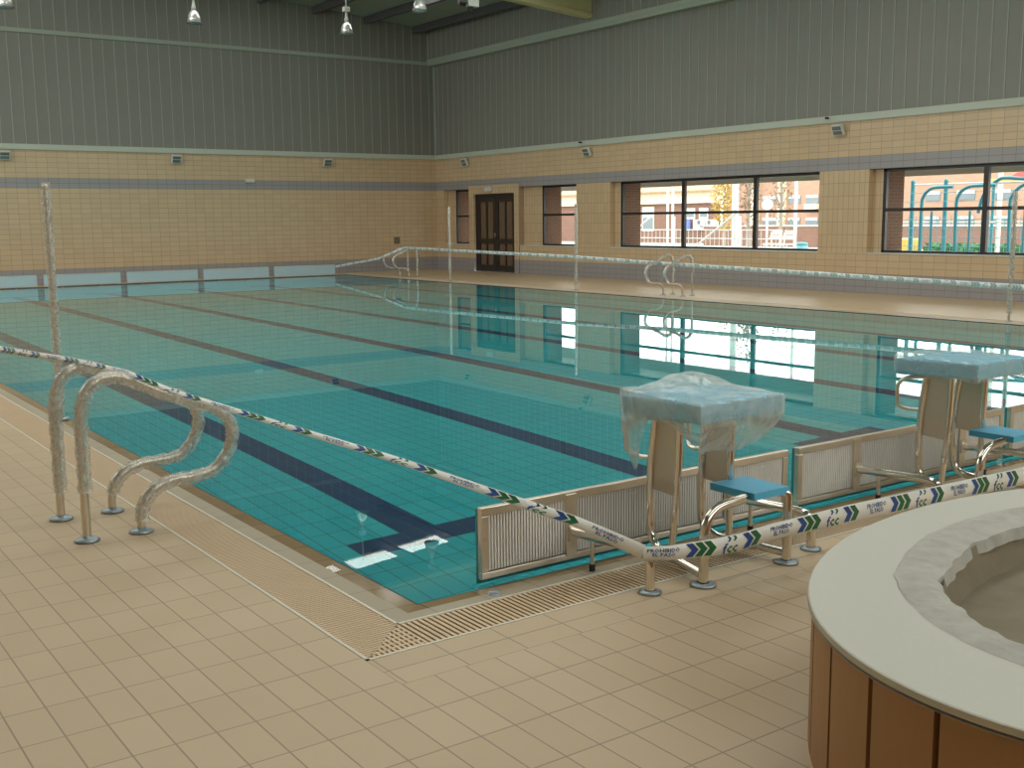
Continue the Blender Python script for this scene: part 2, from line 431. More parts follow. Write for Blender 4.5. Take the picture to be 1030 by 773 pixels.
# corner grating pieces: one half slatted, the other half short staggered bars
def corner(cx, cy, sx, sy, label):
    t = thing('corner_grating', (cx, cy, -.06), label, 'drain grating', 'overflow gratings around the pool')
    w = .27; h = .255 if sy < 0 else .27; o = t.location
    def bx(b, u0, u1, v0, v1, z0=-.018, z1=-.001):      # (0,0) inner corner -> (w,h) outer
        b.box(*sorted((cx + sx * u0, cx + sx * u1)), *sorted((cy + sy * v0, cy + sy * v1)), z0, z1)
    b = MB(o); bx(b, 0, w, 0, h, -.06, -.045); b.build('channel', M['channel'], t)
    b = MB(o); n = 13; p = (h - .012) / n
    for i in range(n):                                   # half beside the side channel: plain bars
        v = (i + .5) * p; bx(b, v * w / h, w - .012, v - p * .3, v + p * .3)
    m = 12; p = (w - .012) / m
    for i in range(m):                                   # other half: short staggered slots
        u = (i + .5) * p; vs_ = u * h / w; bx(b, u - p * .28, u + p * .28, vs_, h - .012)
        k = 0; v = vs_ + (.012 if i % 2 else .03)
        while v < h - .02: bx(b, u + p * .28, u + p * .72, v, v + .010); v += .036
    b.build('slats', M['grate'], t)
    b = MB(o); bx(b, w - .012, w, 0, h, -.04, .002); b.build('edge_strip', M['grate_trim'], t)
    b = MB(o); bx(b, 0, w, h - .012, h, -.04, .002); b.build('edge_strip', M['grate_trim'], t)
corner(-e, -EN, -1, -1, 'square corner grating at the near left pool corner, front of the picture')
corner(PW + e, -EN, 1, -1, 'square corner grating at the near end of the window side')
corner(-e, PL + e, -1, 1, 'square corner grating at the far left pool corner')
corner(PW + e, PL + e, 1, 1, 'square corner grating at the far right pool corner')

# walls ---------------------------------------------------------------
Z_T0, Z_T1, Z_U0, Z_U1 = 3.356, 3.49, 6.17, 6.27
b = MB(); b.box(LX, WX + .5, FY, FY + .3, -.12, Z_T0); struct(b.build('wall_far', M['wall_x']))
def cladding(name, axis, z0, z1, plane, lo, hi, step, sign, thick=.3):
    """ribbed sheet wall"""
    b = MB()
    if axis == 'x': b.hexa([(lo, plane, z0), (hi, plane, z0), (hi, plane + thick, z0), (lo, plane + thick, z0), (lo, plane, roof_z(lo) + .02), (hi, plane, roof_z(hi) + .02), (hi, plane + thick, roof_z(hi) + .02), (lo, plane + thick, roof_z(lo) + .02)])
    else: b.box(plane, plane + thick, lo, hi, z0, z1)
    b.m = 1; n = int((hi - lo) / step)
    for i in range(n):
        c = lo + (i + .5) * step; zt = z1
        w = .011
        if axis == 'x': b.box(c - w, c + w, plane - .012, plane + .001, z0, roof_z(c) + .01)
        else: b.box(plane - .012, plane + .001, c - w, c + w, z0, z1 - .001)
    return struct(b.build(name, [M['clad'], M['clad_rib']]))
cladding('wall_far_cladding', 'x', Z_T1, 10, FY + .02, LX, WX + .02, .285, -1)
cladding('wall_right_cladding', 'y', Z_T1, Z_U0, WX + .02, NY, FY, .285, -1)
cladding('wall_right_upper', 'y', Z_U1, 7.24, WX - .18, NY, FY, .285, -1, .6)
b = MB(); b.box(LX, WX, FY - .04, FY + .03, Z_T0, Z_T1); struct(b.build('trim_1', M['trim_grey']))
b = MB(); b.box(WX - .04, WX + .03, NY, FY, Z_T0, Z_T1); struct(b.build('trim_2', M['trim_grey']))
b = MB(); b.box(LX, WX - .18, FY - .03, FY + .03, Z_U0, Z_U1); struct(b.build('trim_3', M['trim_upper']))
b = MB(); b.box(WX - .22, WX + .03, NY, FY, Z_U0 - .02, Z_U1 - .04); b.box(WX - .24, WX - .17, NY, FY, Z_U1 - .04, Z_U1 + .07); struct(b.build('trim_4', M['trim_upper']))
b = MB(); b.box(WX - .02, WX + .02, FY - .05, FY + .02, Z_T1, Z_U0 - .02); struct(b.build('trim_5', M['trim_upper']))
b = MB(); b.box(WX - .205, WX - .165, FY - .02, FY + .02, Z_U1 + .07, 7.2); struct(b.build('trim_6', M['trim_upper']))

# right wall with recesses, piers and windows. R = recess back plane
R = WX + .15; OUT = WX + .80
Z0, Z1 = .79, 2.413
def wy(mb, y0, y1, z0, z1, x0=WX, x1=R): mb.box(x0, x1, y0, y1, z0, z1)
b = MB()
wy(b, NY, 21.7, -.12, Z0, x1=OUT - .15); wy(b, 24.22, FY, -.12, Z0, x1=OUT - .15)          # below the sills
wy(b, NY, FY, Z1, Z_T0, x1=OUT - .15)                                                      # band and above
struct(b.build('wall_right', M['wall_y']))
recess = [(24.22, 25.62), (19.17, 21.7), (11.3, 17.82), (3.0, 10.1)]
piers = [(25.62, FY), (17.82, 19.17), (10.1, 11.3), (NY, 3.0)]
for (y0, y1) in piers:
    b = MB(); b.m = 0
    b.add([(WX, y0, Z0), (WX, y1, Z0), (WX, y1, Z1), (WX, y0, Z1)], [(0, 3, 2, 1)])
    b.m = 1
    for y in (y0, y1): b.add([(WX, y, Z0), (R + .02, y, Z0), (R + .02, y, Z1), (WX, y, Z1)], [(0, 1, 2, 3)])
    struct(b.build('wall_right_pier', [M['pier'], M['pier_x']]))
windows = [(24.0, 25.18, []), (18.95, 20.82, []), (11.15, 17.57, [13.15, 15.37]), (3.3, 9.87, [5.55, 7.72])]
b = MB()          # recess backs around the windows + solid behind piers
cuts = [NY] + [v for w in sorted((w[0], w[1]) for w in windows) for v in w] + [FY]
for i in range(0, len(cuts), 2):
    if cuts[i] < 21.7 < cuts[i + 1]:
        wy(b, cuts[i], 21.9, Z0, Z1, R, R + .05)
    else: wy(b, cuts[i], cuts[i + 1], Z0, Z1, R, R + .05)
struct(b.build('wall_right_recess', M['pier']))
b = MB()          # sills
for y0, y1 in recess: b.hexa([(WX - .004, y0, Z0 - .012), (R + .02, y0, Z0 + .0), (R + .02, y1, Z0 + .0), (WX - .004, y1, Z0 - .012),
                              (WX - .004, y0, Z0 + .002), (R + .02, y0, Z0 + .014), (R + .02, y1, Z0 + .014), (WX - .004, y1, Z0 + .002)])
struct(b.build('trim_7', M['off_white']))
b = MB(); b.m = 0   # outer brick leaf with reveals
wins = sorted((w[0], w[1]) for w in windows)
prev = NY
for y0, y1 in wins + [(FY, FY)]:
    segs = [(prev, y0)]
    if prev < 21.92 and y0 > 23.97: segs = [(prev, 21.92), (23.97, y0)]
    for s0, s1 in segs:
        if s1 - s0 < .01: continue
        b.m = 0; b.add([(OUT, s0, -.12), (OUT, s1, -.12), (OUT, s1, 3.6), (OUT, s0, 3.6)], [(0, 1, 2, 3)])
        b.m = 1
        for y in (s0, s1): b.add([(R + .04, y, -.12), (OUT, y, -.12), (OUT, y, 3.6), (R + .04, y, 3.6)], [(0, 1, 2, 3)])
    if y0 < FY:
        b.m = 0
        b.box(OUT - .14, OUT, y0, y1, -.12, Z0 - .02); b.box(OUT - .14, OUT, y0, y1, Z1 + .03, 3.6)
    prev = y1
b.m = 0; b.box(OUT - .14, OUT, 21.92, 23.97, 2.3, 3.6)
struct(b.build('wall_right_outer', [M['brick_out_y'], M['brick_out']]))
b = MB(); b.box(R + .05, OUT + .05, NY, 21.8, Z0 - .04, Z0 - .0); struct(b.build('trim_8', M['off_white']))

for i, (y0, y1, mull) in enumerate(windows):
    t = thing('window_%d' % (i + 1), (R + .03, (y0 + y1) / 2, Z0), ['narrow black-framed window in the far corner, left of the door',
        'two-pane black-framed window just right of the dark door', 'six-pane black-framed window in the middle of the right wall',
        'large black-framed window at the right edge, looking on teal play frames'][i], None)
    t['kind'] = 'structure'
    o = t.location; fx0, fx1 = R - .01, R + .06
    b = MB(o)
    b.box(fx0, fx1, y0, y1, Z0 + .01, Z0 + .055); b.box(fx0, fx1, y0, y1, Z1 - .06, Z1 + .0)
    b.box(fx0, fx1, y0, y0 + .07, Z0 + .01, Z1); b.box(fx0, fx1, y1 - .07, y1, Z0 + .01, Z1)
    b.build('window_frame', M['black_frame'], t)
    edges = [y0 + .07] + mull + [y1 - .07]
    for m in mull:
        b = MB(o); b.box(fx0, fx1, m - .05, m + .05, Z0 + .055, Z1 - .06); b.build('mullion', M['black_frame'], t)
    b = MB(o); b.box(fx0 + .004, fx1, y0 + .07, y1 - .07, 1.595, 1.655); b.build('transom', M['black_frame'], t)
    for a, c in zip(edges[:-1], edges[1:]):
        for za, zc in ((Z0 + .05, 1.6), (1.65, Z1 - .05)):
            b = MB(o); b.add([(R + .03, a, za), (R + .03, c, za), (R + .03, c, zc), (R + .03, a, zc)], [(0, 1, 2, 3)])
            b.build('pane', M['glass'], t)

# door with its tiled surround
b = MB(); S = WX - .03
b.box(S, R + .1, 21.7, 21.92, 0, 2.5); b.box(S, R + .1, 23.97, 24.22, 0, 2.5); b.box(S, R + .1, 21.92, 23.97, 2.255, 2.5)
struct(b.build('wall_right_surround', M['pier']))
b = MB(); b.box(R + .10, R + .16, 21.8, 24.1, -.1, 2.5); struct(b.build('door_light_stop', M['door_dark']))  # dark panel added behind the door to stop light leaking in
t = thing('door_1', (WX + .1, 22.94, 0), 'dark double door with narrow glass panes in the right wall', None); t['kind'] = 'structure'
o = t.location; b = MB(o); dx0, dx1 = WX + .05, WX + .12
b.box(dx0 - .01, dx1 + .02, 21.92, 22.0, 0, 2.255); b.box(dx0 - .01, dx1 + .02, 23.89, 23.97, 0, 2.255); b.box(dx0 - .01, dx1 + .02, 22.0, 23.89, 2.16, 2.255)
b.build('door_frame', M['door_dark'], t)
for (a, c) in ((22.0, 22.94), (22.95, 23.89)):
    b = MB(o)
    b.box(dx0, dx1, a, a + .13, .01, 2.155); b.box(dx0, dx1, c - .13, c, .01, 2.155)
    for z0, z1 in ((.01, .2), (.82, .96), (2.02, 2.155)): b.box(dx0, dx1, a + .13, c - .13, z0, z1)
    mid = (a + c) / 2; b.box(dx0 + .005, dx1, mid - .03, mid + .03, .2, 2.02)
    lf = b.build('door_leaf', M['door_dark'], t)
    for (g0, g1) in ((a + .13, mid - .03), (mid + .03, c - .13)):
        for z0, z1 in ((.2, .82), (.96, 2.02)):
            p = MB(o); p.box(dx0 + .03, dx0 + .04, g0, g1, z0, z1); p.build('glass_pane', M['door_glass'], lf)
b = MB(o); b.tube(round_path([(dx0, 22.9, 1.0), (dx0 - .06, 22.9, 1.0), (dx0 - .06, 22.9, 1.12), (dx0, 22.9, 1.12)], .02), .01, 8); b.build('door_handle', M['steel'], t)

# unseen walls ---------------------------------------------------------
GL = (8.5, 25.5, 3.7, 8.3)      # unseen clerestory added to the left wall for light: y0, y1, z0, z1
GN = (-2.0, 15.0, 4.4, 7.4)      # added opening behind the camera, brightens the hall: x0, x1, z0, z1
b = MB(); b.box(LX - .3, LX, NY, FY, -.12, 3.36); struct(b.build('wall_left', M['wall_y']))
b = MB(); b.box(LX - .3, LX, NY, FY, 3.36, GL[2]); b.box(LX - .3, LX, NY, FY, GL[3], 9.4); b.box(LX - .3, LX, NY, GL[0], GL[2], GL[3]); b.box(LX - .3, LX, GL[1], FY, GL[2], GL[3])
struct(b.build('wall_left_upper', M['clad']))
b = MB(); b.box(LX, WX, NY - .3, NY, -.12, GN[2]); b.box(LX, WX, NY - .3, NY, GN[3], 9.4); b.box(LX, GN[0], NY - .3, NY, GN[2], GN[3]); b.box(GN[1], WX, NY - .3, NY, GN[2], GN[3])
struct(b.build('wall_near', M['wall_x']))
b = MB(); b.add([(GN[0], NY - .1, GN[2]), (GN[1], NY - .1, GN[2]), (GN[1], NY - .1, GN[3]), (GN[0], NY - .1, GN[3])], [(0, 1, 2, 3)]); struct(b.build('window_5', M['glass']))
b = MB(); b.add([(LX - .1, GL[0], GL[2]), (LX - .1, GL[1], GL[2]), (LX - .1, GL[1], GL[3]), (LX - .1, GL[0], GL[3])], [(0, 1, 2, 3)]); struct(b.build('window_11', M['glass']))
for k in range(9):
    y = GL[0] + (GL[1] - GL[0]) * (k + 1) / 10; b = MB(); b.box(LX - .14, LX - .02, y - .06, y + .06, GL[2], GL[3]); struct(b.build('added_glazing_bar_left', M['black_frame']))
for k in range(7):
    x = GN[0] + (GN[1] - GN[0]) * (k + 1) / 8; b = MB(); b.box(x - .06, x + .06, NY - .14, NY - .02, GN[2], GN[3]); struct(b.build('added_glazing_bar_near', M['black_frame']))

# ceiling with rooflight strips, purlins and beams -----------------------
SKY = [(22.0, 22.85), (14.4, 16.6), (8.0, 10.2), (1.8, 3.6), (-4.2, -3.0)]  # first strip true to size; unseen nearer ones widened to let in more light
SX0, SX1 = -3.0, 14.0
b = MB()
def slab(x0, x1, y0, y1):
    b.hexa([(x0, y0, roof_z(x0)), (x1, y0, roof_z(x1)), (x1, y1, roof_z(x1)), (x0, y1, roof_z(x0)),
            (x0, y0, roof_z(x0) + .05), (x1, y0, roof_z(x1) + .05), (x1, y1, roof_z(x1) + .05), (x0, y1, roof_z(x0) + .05)])
ys = [NY] + [v for s in sorted(SKY) for v in s] + [FY + .3]
for i in range(0, len(ys), 2): slab(LX, WX + .5, ys[i], ys[i + 1])
for y0, y1 in SKY: slab(LX, SX0, y0, y1); slab(SX1, WX + .5, y0, y1)
struct(b.build('ceiling', M['ceil']))
for i, (y0, y1) in enumerate(SKY):
    b = MB(); z = .012
    b.add([(SX0, y0, roof_z(SX0) + z), (SX1, y0, roof_z(SX1) + z), (SX1, y1, roof_z(SX1) + z), (SX0, y1, roof_z(SX0) + z)], [(0, 1, 2, 3)])
    struct(b.build('window_%d' % (i + 6), M['roof_glass']))
PX = [15.63 - 1.645 * i for i in range(13)]
for x in PX:
    b = MB(); z0 = roof_z(x) - .2
    b.box(x - .06, x + .06, NY, FY + .02, z0, roof_z(x) + .004); tag(b.build('purlin', M['purlin']), None, None, None, 'structure')
for y in (18.43, 12.0, 5.6, -.8, -7.2):
    b = MB()
    b.hexa([(LX, y - .1, 6.5 + .08 * (WX - LX)), (WX - .15, y - .1, 6.5), (WX - .15, y + .1, 6.5), (LX, y + .1, 6.5 + .08 * (WX - LX)),
            (LX, y - .1, roof_z(LX) + .002), (WX - .15, y - .1, roof_z(WX)), (WX - .15, y + .1, roof_z(WX)), (LX, y + .1, roof_z(LX) + .002)])
    b.hexa([(LX, y - .14, 6.43 + .08 * (WX - LX)), (WX - .15, y - .14, 6.43), (WX - .15, y + .14, 6.43), (LX, y + .14, 6.43 + .08 * (WX - LX)),
            (LX, y - .14, 6.55 + .08 * (WX - LX)), (WX - .15, y - .14, 6.55), (WX - .15, y + .14, 6.55), (LX, y + .14, 6.55 + .08 * (WX - LX))])
    struct(b.build('roof_beam', M['beam'], bevel=.02))

# pendant lamps -----------------------------------------------------------
def make_lamp(loc, label):
    t = thing('pendant_lamp', loc, label, 'lamp', 'bell-shaped pendant lamps under the roof')
    ct = roof_z(loc[0]) - loc[2]
    b = MB(); b.box(-.075, .075, -.075, .075, .56, .68); b.build('ballast_box', M['off_white'], t, .01)
    b = MB(); b.tube([(0, 0, .68), (0, 0, ct - .0)], .012, 8); b.build('suspension_rod', M['trim_grey'], t)
    b = MB(); b.lathe((0, 0, 0), [(.03, .56), (.035, .42), (.05, .40), (.055, .30), (.03, .29)], 16); b.build('lamp_neck', M['off_white'], t)
    b = MB(); b.lathe((0, 0, 0), [(.055, .30), (.085, .28), (.12, .22), (.145, .14), (.165, .03), (.160, .03), (.14, .13), (.115, .21), (.08, .27), (.05, .29)], 28)
    b.build('reflector', M['lamp_glass'], t)
    b = MB(); b.lathe((0, 0, 0), [(.165, .035), (.185, .03), (.185, .0), (.165, -.005), (.165, .035)], 28); b.build('rim', M['lamp_rim'], t)
    b = MB(); b.lathe((0, 0, 0), [(.001, .27), (.03, .26), (.045, .2), (.035, .13), (.001, .09)], 14); b.build('bulb', M['white'], t)
    return t
for (x, y, l) in [(11.45, 22.45, 'bell-shaped pendant lamp third from the left, nearest the far corner'),
                  (7.65, 22.9, 'bell-shaped pendant lamp second from the left, high on the far side'),
                  (3.52, 23.15, 'bell-shaped pendant lamp cut off at the top left corner'),
                  (11.41, 18.78, 'largest bell-shaped pendant lamp, cut by the top edge beside the yellow beam')]:
    make_lamp((x, y, 6.2), l)
t = thing('beam_spotlight', (12.38, 18.2, 6.43), 'round black spotlight with white ballast box on the underside of the yellow beam', 'lamp')
b = MB(); b.tube([(-.30, -.02, -.03), (-.16, -.06, -.04)], [.075, .1], 16); b.build('spot_housing', M['door_dark'], t)
b = MB(); b.tube([(-.16, -.06, -.04), (-.150, -.063, -.041)], [.085, .085], 16); b.build('lens', M['grey_lens'], t)
b = MB(); b.box(-.09, .20, -.10, .04, -.11, .06); b.build('ballast_box', M['off_white'], t, .01)
b = MB(); b.box(-.05, .06, -.06, 0, -.20, -.11); b.build('bracket', M['door_dark'], t)

# wall floodlights --------------------------------------------------------
def flood(loc, rot, label):
    t = thing('wall_floodlight', loc, label, 'light fitting', 'small tilted floodlights on the tiled walls', rot)
    b = MB(); b.box(-.03, .03, -.06, 0, -.06, .06); b.build('bracket', M['trim_grey'], t)
    up = Vector((0, -.45, .9)).normalized(); n = Vector((0, -.9, -.45)).normalized(); c = Vector((.0, -.10, 0))
    ux = Vector((1, 0, 0))
    b = MB(); b.obox(c, ux * .13, up * .11, n * .035); b.build('housing', M['off_white'], t, .008)
    b = MB(); b.obox(c + n * .037 + up * .048, ux * .105, up * .038, n * .003); b.obox(c + n * .037 - up * .048, ux * .105, up * .038, n * .003); b.build('lens', M['grey_lens'], t)
for x, l in ((3.85, 'at the left edge of the photo'), (8.11, 'in the middle, above the handrails'), (12.55, 'nearest the far corner')):
    flood((x, FY, 3.2), 0, 'small tilted floodlight on the far wall, ' + l)
for y, l in ((24.31, 'nearest the far corner'), (18.63, 'above the two-pane window'), (10.8, 'above the pier beside the large right window')):
    flood((WX, y, 3.2), -math.pi / 2, 'small tilted floodlight on the right wall, ' + l)
b = MB((10.18, FY, 2.66)); b.box(10.05, 10.31, FY - .07, FY + .01, 2.61, 2.71); tag(b.build('emergency_light', M['off_white'], bevel=.01, loc=(10.18, FY, 2.66)), 'small white emergency light on the grey band of the far wall', 'light fitting')
b = MB((S, 23.13, 2.38)); b.box(S - .07, S + .01, 22.97, 23.3, 2.32, 2.44); tag(b.build('emergency_light', M['off_white'], bevel=.01, loc=(S, 23.13, 2.38)), 'small white emergency light above the dark door', 'light fitting')
b = MB((14.83, FY, .92)); b.box(14.73, 14.93, FY - .02, FY, .81, 1.02)
for k in range(5): b.box(14.745, 14.915, FY - .03, FY - .018, .83 + k * .036, .845 + k * .036)
tag(b.build('wall_vent', M['vent'], loc=(14.83, FY, .92)), 'small brown square vent low on the far wall', 'vent')
for y, l in ((18.91, 'above the two-pane window'), (11.1, 'above the pier in the right wall')):
    b = MB((WX - .04, y, 3.45)); b.tube([(WX - .04, y, 3.45), (WX - .11, y - .03, 3.45)], .02, 8); b.box(WX - .14, WX - .1, y - .06, y, 3.43, 3.47)
    tag(b.build('cable_stub', M['rubber'], loc=(WX - .04, y, 3.45)), 'tiny dark cable stub on the grey trim ' + l, 'fitting')

# ------------------------------------------------------------------ handrails
PROF = [(-.573, 0), (-.570, .10), (-.545, .165), (-.49, .215), (-.40, .243), (-.29, .248), (-.19, .27), (-.12, .34), (-.088, .43), (-.10, .515),
        (-.165, .58), (-.30, .635), (-.45, .70), (-.60, .775), (-.69, .792), (-.765, .765), (-.812, .70), (-.832, .60), (-.834, .45), (-.834, .33), (-.834, .22), (-.834, .12), (-.834, 0)]
def rail(parent, y, wrap, mir=False, wr=(0, 1)):
    f = -1 if mir else 1
    pts = catmull([(f * (x + .7), y, z) for x, z in PROF], 5)
    b = MB(); b.tube(pts, .0215, 14, False); r = b.build('grab_rail', M['steel'] if not wrap else M['steel_dull'], parent)
    for x in (-.573, -.834):
        b = MB(); b.lathe((f * (x + .7), y, 0), [(.001, .002), (.058, .002), (.060, .008), (.045, .018), (.026, .020), (.022, .028)], 24); b.build('foot_flange', M['flange'], r)
    if wrap:
        n = len(pts); a = next(i for i, p in enumerate(pts) if p.z > wr[0]); c = n - next(i for i, p in enumerate(pts[::-1]) if p.z > wr[1])
        # fine resample, bumpy radius
        pp = []; seg = pts[a:c]
        for i in range(len(seg) - 1):
            for k in range(3): pp.append(seg[i].lerp(seg[i + 1], k / 3))
        ph = random.uniform(0, 6)
        rr = [.034 + .002 * math.sin(i * .55 + ph) + random.uniform(-.001, .0016) for i in range(len(pp))]
        rr[0] = rr[-1] = .041
        pp = [p + Vector((.005, -.004, -.003)) for i, p in enumerate(pp)]
        b = MB(); b.tube(pp, rr, 16, False, .03); b.build('plastic_wrap', M['wrap'], r)
    return r
t = thing('pool_handrail', (-.7, 1.965, 0), 'steel pool handrails wrapped in clear plastic on the left deck, in front', 'handrail', 'pairs of curved pool handrails')
rail(t, -.245, True, wr=(.045, .235)); rail(t, .248, True, wr=(.09, .13))
t = thing('pool_handrail', (PW + .7, 12.2, 0), 'pool handrails on the far side, in front of the middle window', 'handrail', 'pairs of curved pool handrails')
rail(t, -.27, True, True, wr=(.30, .42)); rail(t, .27, True, True, wr=(.30, .42))
t = thing('pool_handrail', (PW + .7, 22.65, 0), 'small distant pool handrails by the far right pool corner', 'handrail', 'pairs of curved pool handrails')
rail(t, -.25, True, True, wr=(.12, .2)); rail(t, .25, True, True, wr=(.12, .2))

# poles
def pole(x, y, label, wrapped=True):
    t = thing('flag_pole', (x, y, 0), label, 'pole', 'upright steel poles around the pool')
    b = MB(); b.tube([(0, 0, 0), (0, 0, 1.81)], .021, 14); b.lathe((0, 0, 0), [(.021, 1.81), (.021, 1.82), (.001, 1.826)], 14); b.build('pole_tube', M['steel_dull'], t)
    b = MB(); b.lathe((0, 0, 0), [(.001, .002), (.055, .002), (.055, .01), (.024, .016)], 20); b.build('foot_flange', M['flange'], t)
    if wrapped:
        n = 60; b = MB(); b.tube([(.002 * math.sin(i), .002 * math.cos(i * 1.3), .12 + 1.72 * i / n) for i in range(n + 1)],
                                 [(.033 if y < 6 and x < 5 else .036) + random.uniform(-.002, .003) for i in range(n + 1)], 12, False, .05); b.build('plastic_wrap', M['wrap'], t)
pole(.03 - .30, 5.0, 'tall plastic-wrapped pole on the left, standing by the near handrails', True)
bpy.data.objects['flag_pole'].location = (-.065, 5.35, 0)
pole(12.86, 20.0, 'thin pole on the far deck in front of the dark door')
pole(12.86, 14.95, 'thin pole on the far deck right of the two-pane window')
pole(12.74, 5.0, 'nearest pole of the far side, at the right edge in front of the big window')

# ------------------------------------------------------------------ turning panels
PY = .045
def near_panel(k, label):
    x0 = .335 + 2 * k; x1 = x0 + 1.92; z0, z1 = .012, .325
    t = thing('turning_panel', ((x0 + x1) / 2, PY, 0), label, 'pool panel', 'steel-framed grille panels along the near end')
    o = Vector(t.location)
    b = MB(o); f = .037; ya, yb = PY - .012, PY + .018
    b.box(x0, x1, ya, yb, z1 - f, z1); b.box(x0, x1, ya, yb, z0, z0 + f * .8)
    b.box(x0, x0 + f, ya, yb, z0 + f * .8, z1 - f); b.box(x1 - f, x1, ya, yb, z0 + f * .8, z1 - f)
    b.build('panel_frame', M['steel_dull'], t, .003)
    for px in (x0 + .48, x1 - .44):
        b = MB(o); b.box(px - .03, px + .03, ya - .006, yb, z0 + .02, z1 - .01); b.build('post', M['steel_dull'], t, .003)
        # horizontal rail back to the deck
        b = MB(o); b.tube(round_path([(px, ya, .145), (px, -.36, .165), (px, -.485, .165), (px, -.485, 0)], [.05, .08]), .021, 14); rr = b.build('support_tube', M['steel'], t)
        b = MB(o); b.lathe((px, -.485, 0), [(.001, .002), (.048, .002), (.048, .008), (.024, .014)], 20); b.build('foot_flange', M['flange'], rr)
        b = MB(o); b.box(px - .025, px + .025, ya - .02, ya - .004, .105, .185); b.build('clamp', M['steel_dull'], rr)
        b = MB(o); b.tube([(px + .0, -.115, .15), (px + .0, -.115, .012)], .010, 10); lg = b.build('strut', M['steel_dull'], t)
        b = MB(o); b.tube([(px + .0, -.115, .03), (px + .0, -.115, -.003)], .014, 10); b.build('rubber_foot', M['rubber'], lg)
    b = MB(o); n = int((x1 - x0 - 2 * f) / .0155)
    for i in range(n):
        x = x0 + f + (i + .5) * (x1 - x0 - 2 * f) / n
        b.box(x - .0045, x + .0045, PY - .006, PY + .004, z0 + .035, z1 - f + .002)
    rnd = random.Random(k)
    for j in range(9):                               # closed cells near top and bottom edges
        xx = x0 + .08 + rnd.random() * 1.75
        w = .05 + rnd.random() * .06
        if j % 2: b.box(xx, min(xx + w, x1 - f), PY - .004, PY + .003, z1 - f - .03, z1 - f - .026)
        else: b.box(xx, min(xx + w, x1 - f), PY - .004, PY + .003, z0 + .085, z0 + .089)
    b.build('grille_bars', M['grille'], t)
    b = MB(o); b.box(x0 + .01, x1 - .01, PY + .004, PY + .018, z0 + .01, z1 - .006); b.build('backing', M['grille_back'], t)
    b = MB(o); b.box(x0 - .001, x1 + .001, PY + .0185, PY + .032, z0 - .022, z1 - .008); b.build('pool_side_board', M['panel_teal'], t)
near_panel(0, 'leftmost steel grille panel, behind the plastic-draped starting block')
near_panel(1, 'second steel grille panel, behind the right-hand starting block')
near_panel(2, 'third steel grille panel, cut off by the right edge')
names = ['first from the left, cut off by the left edge', 'second from the left, behind the tall wrapped pole', 'third from the left', 'fourth from the left, second from the corner', 'rightmost, at the far pool corner']
def far_panel(x0, label):
    x1 = x0 + 1.84; t = thing('end_panel', ((x0 + x1) / 2, PL + .0, 0), label, 'pool panel', 'pale panels along the far end of the pool')
    o = Vector(t.location)
    b = MB(o); b.box(x0, x1, PL + .0, PL + .03, .03, .285); b.build('panel_board', M['film_panel'], t, .004)
    b = MB(o); b.box(x0, x1, PL - .004, PL + .034, .285, .30); b.box(x0, x1, PL - .004, PL + .034, .018, .03); b.build('edge_rail', M['steel_dull'], t)
    for px in (x0 + .45, x1 - .45):
        b = MB(o); b.tube(round_path([(px, PL + .03, .14), (px, PL + .52, .15), (px, PL + .52, 0)], .08), .02, 10); b.build('support_tube', M['steel'], t)
        b = MB(o); b.tube([(px, PL + .12, .14), (px, PL + .12, -.003)], .012, 8); b.build('strut', M['steel_dull'], t)
for j, k in enumerate((1, 2, 3, 4, 5)):
    far_panel(.33 + 2 * k, 'pale blue end panel, ' + names[j])

